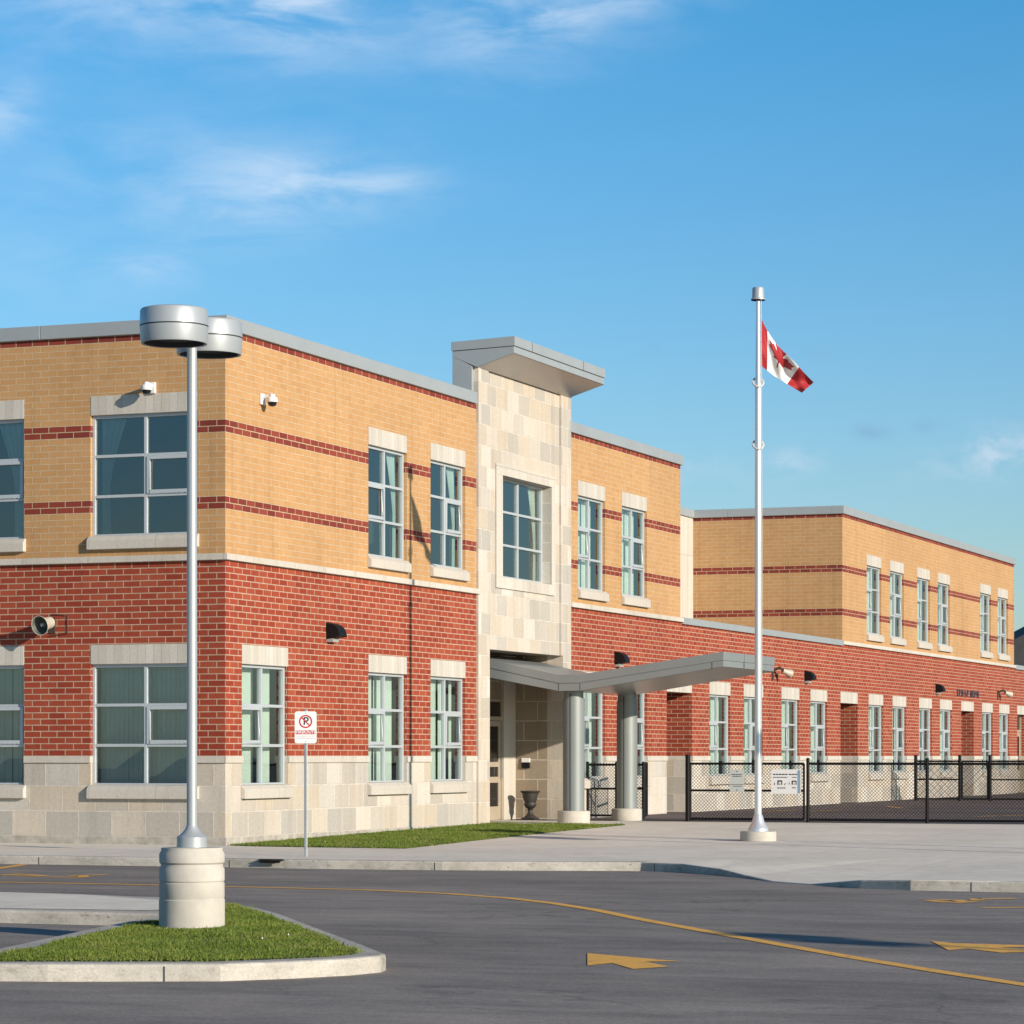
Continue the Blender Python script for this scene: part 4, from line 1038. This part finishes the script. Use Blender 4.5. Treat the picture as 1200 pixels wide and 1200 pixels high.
def horn():
    t = empty('horn_speaker', (0, 0, 0), None, None)
    # horn points out and to the left of the wall, tilted down
    ax = Vector((-0.12, -0.96, -0.22)).normalized(); q = ax.to_track_quat('Z', 'Y').to_matrix()
    c = Vector((0.0, -0.16, 0.0))
    b = MB(); b.lathe([(0.0, -0.08), (0.09, -0.08), (0.10, -0.02), (0.10, 0.05), (0.115, 0.10), (0.145, 0.19), (0.16, 0.20), (0.163, 0.205), (0.16, 0.21), (0.148, 0.205)], c, 32, mat=q, caps=False); ho = b.build('horn', 'beige', t)
    b = MB(); b.lathe([(0.147, 0.20), (0.12, 0.13), (0.07, 0.08), (0.0, 0.07)], c, 32, mat=q, caps=False); b.build('horn_mouth', 'horn_grey', ho)
    b = MB(); b.lathe([(0.034, 0.08), (0.034, 0.15), (0.02, 0.17), (0.0, 0.175)], c, 16, mat=q); b.build('horn_driver', 'beige', ho)
    b = MB(); b.box(-0.05, 0.05, -0.015, 0, -0.16, 0.10); b.tube((0, -0.01, 0.0), (0, -0.14, 0.0), 0.02, 8); b.tube((-0.02, -0.14, -0.13), (0, -0.14, 0.13), 0.012, 8); b.build('bracket', 'rust', t)
    b = MB(); b.tube((0.29, -0.02, -0.16), (0.29, -0.02, 0.13), 0.008, 6); b.tube((0.0, -0.02, 0.15), (0.29, -0.02, 0.13), 0.006, 6); b.tube((0.29, -0.02, -0.16), (-0.05, -0.02, -0.2), 0.006, 6); b.build('conduit', 'rust', t)
    return t
h1 = horn(); h1.location = (0, 3.08, 3.52); h1.rotation_euler = (0, 0, R(-90))
tag(h1, 'round beige horn loudspeaker on the shaded red brick wall', 'loudspeaker', 'horn loudspeakers')
def twin_horn():
    t = empty('horn_speaker', (0, 0, 0), None, None)
    b = MB(); b.box(-0.06, 0.06, -0.03, 0.0, -0.18, 0.12); b.tube((0, -0.02, 0.06), (0.0, -0.20, 0.14), 0.03, 8); b.tube((0, -0.2, 0.14), (0.25, -0.25, 0.06), 0.03, 8); b.build('bracket', 'rust', t)
    ax = Vector((0.75, -0.55, -0.30)).normalized(); q = ax.to_track_quat('Z', 'Y').to_matrix()
    b = MB(); b.lathe([(0.0, -0.06), (0.06, -0.06), (0.07, 0.05), (0.115, 0.20), (0.118, 0.206), (0.110, 0.203)], (0.22, -0.26, 0.05), 24, mat=q, caps=False); ho = b.build('horn', 'beige', t)
    b = MB(); b.lathe([(0.109, 0.202), (0.055, 0.09), (0.0, 0.08)], (0.22, -0.26, 0.05), 24, mat=q, caps=False); b.build('horn_mouth', 'beige', ho)
    return t
h2 = twin_horn(); h2.location = (30.75, 0, 3.50); tag(h2, 'beige horn loudspeaker on a dark bracket just right of the canopy end', 'loudspeaker', 'horn loudspeakers')
h3 = copy_tree(h2); h3.location = (58.3, 0, 3.50); tag(h3, 'beige horn loudspeaker on a bracket at the far right end of the brick front', 'loudspeaker', 'horn loudspeakers')

# dark raised letters, too small to read in the photograph
WT = empty('wall_lettering', (52.0, 0, 3.33), 'row of small dark raised letters on the red brick above the far doorway', 'lettering')
x = 0.0
for k in range(9):
    if k in (3, 5): x += 0.16
    z0, z1 = 0, 0.20; st = (0, 1, 3, 2, 1, 3, 0, 1, 3)[k]
    b = MB(); b.box(x, x + 0.06, -0.03, 0, z0, z1)
    if st in (0, 1, 3): b.box(x + 0.06, x + 0.25, -0.03, 0, z1 - 0.05, z1)
    if st in (0, 2, 3): b.box(x + 0.06, x + 0.25, -0.03, 0, z0, z0 + 0.05)
    if st in (1, 2): b.box(x + 0.06, x + 0.19, -0.03, 0, z0 + 0.085, z0 + 0.125)
    if st == 3: b.box(x + 0.19, x + 0.25, -0.03, 0, z0 + 0.05, z1 - 0.05)
    b.build('letter', 'letter_grey', WT); x += 0.33

# card reader in the entrance recess
IC = empty('intercom', (15.23, 0.76, 1.22), 'white and black intercom box on the stone wall of the entrance', 'intercom')
b = MB(); b.box(-0.04, 0, -0.09, 0.09, 0.05, 0.14); b.build('cover', 'white_metal', IC, bevel=0.006)
b = MB(); b.box(-0.05, 0, -0.085, 0.085, -0.07, 0.048); b.build('housing', 'black', IC, bevel=0.006)

# urn
UR = empty('urn', (14.78, 0.50, 0.1), 'empty dark iron pedestal urn standing in the entrance recess', 'urn')
b = MB(); b.box(-0.14, 0.14, -0.14, 0.14, 0, 0.05); b.lathe([(0.13, 0.05), (0.12, 0.07), (0.075, 0.10), (0.05, 0.15), (0.045, 0.20), (0.07, 0.215), (0.05, 0.23)], (0, 0, 0), 28); b.build('foot', 'urn_iron', UR)
b = MB(); b.lathe([(0.05, 0.23), (0.09, 0.25), (0.125, 0.29), (0.13, 0.33), (0.115, 0.36), (0.125, 0.38), (0.15, 0.45), (0.165, 0.54), (0.20, 0.565), (0.205, 0.585), (0.19, 0.595), (0.15, 0.58), (0.12, 0.5), (0.0, 0.48)], (0, 0, 0), 32); b.build('bowl', 'urn_iron', UR)

# storm drain in the kerb
SD = empty('storm_drain', (-5.32, -3.35, -0.012), 'black storm drain inlet in the kerb right of the lamp base', 'drain')
b = MB(); b.prism([(-0.20, 0.0), (0.20, 0.0), (0.16, 0.016), (-0.16, 0.016)], 'x', -0.03, 0.06); b.build('inlet_hood', 'urn_iron', SD, bevel=0.006)
b = MB(); b.box(-0.034, -0.02, -0.15, 0.15, -0.035, -0.005); b.build('inlet_mouth', 'black', SD)

# ------------------------------------------------------------------ chain link fences
def link(mb, F, u0, u1, z0, z1, pitch=0.068, r=0.0046):
    H = z1 - z0; Lh = u1 - u0; n = int((Lh + H) / pitch) + 1
    for sgn in (1, -1):
        for k in range(n):
            s = k * pitch - H
            a0 = max(0.0, s); a1 = min(Lh, s + H)
            if a1 - a0 < 0.01: continue
            za, zb = a0 - s, a1 - s
            if sgn < 0: za, zb = H - za, H - zb
            mb.tube(F(u0 + a0, z0 + za), F(u0 + a1, z0 + zb), r, 3, caps=False)
def post(name, mb_pts, r, parent, cap=True):
    b = MB(); p, q = mb_pts; b.tube(p, q, r, 12)
    if cap: b.lathe([(r * 1.15, 0), (r * 1.1, 0.03), (0, 0.05)], q, 12)
    return b.build(name, 'black', parent)
def fence(name, X, posts, label, zb=0.1, mid=(), gates=(), h=1.15, ph=1.22, tall=()):
    T = empty(name, (X, posts[0], zb), label, 'fence'); zb0 = zb
    Fw = lambda u, z: (0, u - posts[0], z)
    for i, y in enumerate(posts):
        tp = ph if i not in tall else ph + 0.07
        post('post', (Fw(y, -0.05), Fw(y, tp)), 0.05 if i in tall else 0.034, T)
    for i, (a, b_) in enumerate(zip(posts, posts[1:])):
        if i in gates: continue
        lo, hi = b_ + 0.03, a - 0.03
        rl = MB(); rl.tube(Fw(lo, h), Fw(hi, h), 0.024, 10); rl.tube(Fw(lo, 0.06), Fw(hi, 0.06), 0.024, 10)
        if i in mid: rl.tube(Fw(lo, 0.62), Fw(hi, 0.62), 0.022, 10)
        rl.build('rail', 'black', T)
        m_ = MB(); link(m_, Fw, lo, hi, 0.05, h + 0.04); m_.build('mesh_panel', 'black', T, weld=False)
    return T
def gate(name, X, y0, y1, label, zb=0.1, h=1.15, rz=0.0, midr=True):
    T = empty(name, (X, y0, zb), label, 'gate', rz); Lg = y1 - y0
    Fw = lambda u, z: (0, u, z)
    sg = 1 if Lg > 0 else -1; a, b_ = 0.05 * sg, Lg - 0.05 * sg
    f = MB()
    f.tube(Fw(a, 0.06), Fw(a, h), 0.022, 10); f.tube(Fw(b_, 0.06), Fw(b_, h), 0.022, 10)
    f.tube(Fw(a, h), Fw(b_, h), 0.024, 10); f.tube(Fw(a, 0.06), Fw(b_, 0.06), 0.024, 10)
    if midr: f.tube(Fw(a, 0.62), Fw(b_, 0.62), 0.022, 10)
    f.build('gate_frame', 'black', T)
    m_ = MB(); lo, hi = sorted((a, b_)); link(m_, Fw, lo, hi, 0.06, h); m_.build('mesh_panel', 'black', T, weld=False)
    hg = MB()
    for z in (0.18, 0.40, 0.84, 1.05): hg.tube(Fw(-0.02 * sg, z), Fw(a + 0.02 * sg, z), 0.016, 6)
    hg.build('hinge', 'black', T)
    return T
FX = 14.5
fence('chain_link_fence', FX, [-2.95, -5.41, -7.78, -10.1, -12.5], 'low black chain link fence between the concrete plaza and the asphalt yard', gates=(0,), tall=(0,))
gate('fence_gate', FX, -2.95, -5.38, 'wide black chain link gate carrying two white notices behind the flagpole')
fence('chain_link_fence', 16.8, [-0.02, -0.66, -1.25], 'short black chain link fence between the two canopy columns and the wall', mid=(0, 1), h=1.12, ph=1.14)
gate('fence_gate', 16.85, -1.27, -2.2, 'narrow black chain link gate standing open edge on behind the right canopy column', rz=R(106))
fence('chain_link_fence', 43.0, [-0.80, -2.10, -2.98, -5.6, -8.2], 'farther black chain link fence across the yard on the right', mid=(0, 2, 3), gates=(1,), tall=(0, 1, 2))
gate('fence_gate', 43.0, -2.12, -2.96, 'small black chain link gate between tall posts in the farther fence', midr=False)

# notices on the gate (facing -X)
def notice(name, y0, y1, z0, z1, plate_mat, label):
    T = empty(name, (FX - 0.045, y0, z0), label, 'sign', R(-90)); wd = y0 - y1; hh = z1 - z0
    b = MB(); b.prism(round_rect(wd, hh, 0.02, wd / 2, hh / 2, 4), 'y', -0.004, 0.0); b.build('sign_plate', plate_mat, T)
    return T, wd, hh
def bars(mb, x0, x1, z, h, seed, y=-0.006, lo=0.02, hi=0.06):
    r = random.Random(seed); x = x0
    while x < x1 - 0.01:
        l = r.uniform(lo, hi); e = min(x + l, x1); mb.face([(x, y, z), (e, y, z), (e, y, z + h), (x, y, z + h)]); x = e + h * 0.45
n1, wd, hh = notice('notice_sign', -3.83, -4.13, 0.70, 1.13, 'sign_grey', 'small grey notice with faint print on the gate left of the flagpole')
b = MB(); bars(b, 0.03, wd - 0.03, hh - 0.10, 0.014, 1); bars(b, 0.06, wd - 0.06, hh - 0.135, 0.014, 2); bars(b, 0.01, wd - 0.01, 0.135, 0.008, 3, hi=0.2); bars(b, 0.07, wd - 0.05, 0.10, 0.012, 4)
for x, z in ((wd / 2, hh - 0.03), (wd / 2, 0.03)): b.face([(x - .012, -.006, z - .01), (x + .012, -.006, z - .01), (x + .012, -.006, z + .01), (x - .012, -.006, z + .01)])
b.build('small_print', 'ink', n1, weld=False)
n2, wd, hh = notice('notice_sign', -4.68, -5.28, 0.66, 1.14, 'sign_white', 'white notice with black pictograms and blue edge on gate right of flagpole')
b = MB(); bars(b, 0.04, 0.34, hh - 0.11, 0.022, 5); bars(b, 0.36, 0.54, hh - 0.11, 0.022, 6); bars(b, 0.04, 0.33, hh - 0.165, 0.016, 7); bars(b, 0.42, 0.52, hh - 0.165, 0.014, 8); bars(b, 0.12, 0.29, 0.105, 0.02, 9); bars(b, 0.42, 0.5, 0.11, 0.018, 10)
def pict(x, z, w_, h_):
    t = 0.32 * w_
    b.face([(x, -.006, z), (x + t * .8, -.006, z), (x + t * .8, -.006, z + h_ * .7), (x, -.006, z + h_ * .7)])
    b.face([(x + w_ - t * .6, -.006, z), (x + w_, -.006, z), (x + w_, -.006, z + h_ * .7), (x + w_ - t * .6, -.006, z + h_ * .7)])
    b.face([(x, -.006, z + h_ * .7), (x + w_, -.006, z + h_ * .7), (x + w_ * .95, -.006, z + h_), (x + .05 * w_, -.006, z + h_)])
    b.face([(x + w_ * .42, -.006, z), (x + w_ * .62, -.006, z), (x + w_ * .55, -.006, z + h_ * .35), (x + w_ * .45, -.006, z + h_ * .35)])
pict(0.125, 0.175, 0.10, 0.09); pict(0.415, 0.18, 0.10, 0.08)
b.face([(0.06, -.006, 0.17), (0.075, -.006, 0.17), (0.075, -.006, 0.22), (0.06, -.006, 0.22)]); b.face([(0.255, -.006, 0.17), (0.275, -.006, 0.17), (0.305, -.006, 0.21), (0.29, -.006, 0.21)]); b.face([(0.36, -.006, 0.18), (0.372, -.006, 0.18), (0.372, -.006, 0.225), (0.36, -.006, 0.225)])
b.build('pictogram', 'ink', n2, weld=False)
b = MB(); b.face([(wd - 0.065, -.0065, 0.012), (wd - 0.012, -.0065, 0.012), (wd - 0.012, -.0065, hh - 0.02), (wd - 0.065, -.0065, hh - 0.02)]); b.build('blue_edge', 'sign_blue', n2)

# bicycle rack at the far right
BR = empty('bicycle_rack', (59.6, -1.2, 0.1), 'grey tube bicycle rack on the yard before the far right doorway', 'bike rack')
b = MB(); b.tube((0, 0, 0.03), (3.0, 0, 0.03), 0.025, 8); b.tube((0, -0.5, 0.03), (3.0, -0.5, 0.03), 0.025, 8); b.build('base_rail', 'galv', BR)
for i in range(6):
    x = 0.2 + i * 0.5
    b = MB(); b.path([(x, 0, 0.03), (x, 0, 0.72), (x, -0.12, 0.82), (x, -0.38, 0.82), (x, -0.5, 0.72), (x, -0.5, 0.03)], 0.02, 6); b.build('hoop', 'galv', BR)

# dark roofed house far beyond the school
HO = empty('house', (160.5, 5.0, 0), 'distant grey house with a dark gabled roof beyond the far end of the school', 'house', R(21.1))
b = MB(); b.box(0, 10, 0.0, 17.5, -0.3, 7.4); b.build('wall', 'siding', HO)
b = MB(); b.prism([(-0.6, 7.35), (18.1, 7.35), (18.1, 7.6), (8.7, 12.6), (-0.6, 7.6)], 'x', -0.5, 10.5); b.build('roof', 'shingle', HO)
b = MB()
for y in (3.0, 8.0, 13.0):
    b.box(-0.04, 0.02, y, y + 1.4, 4.6, 6.2)
b.build('window', 'dark_glass', HO)
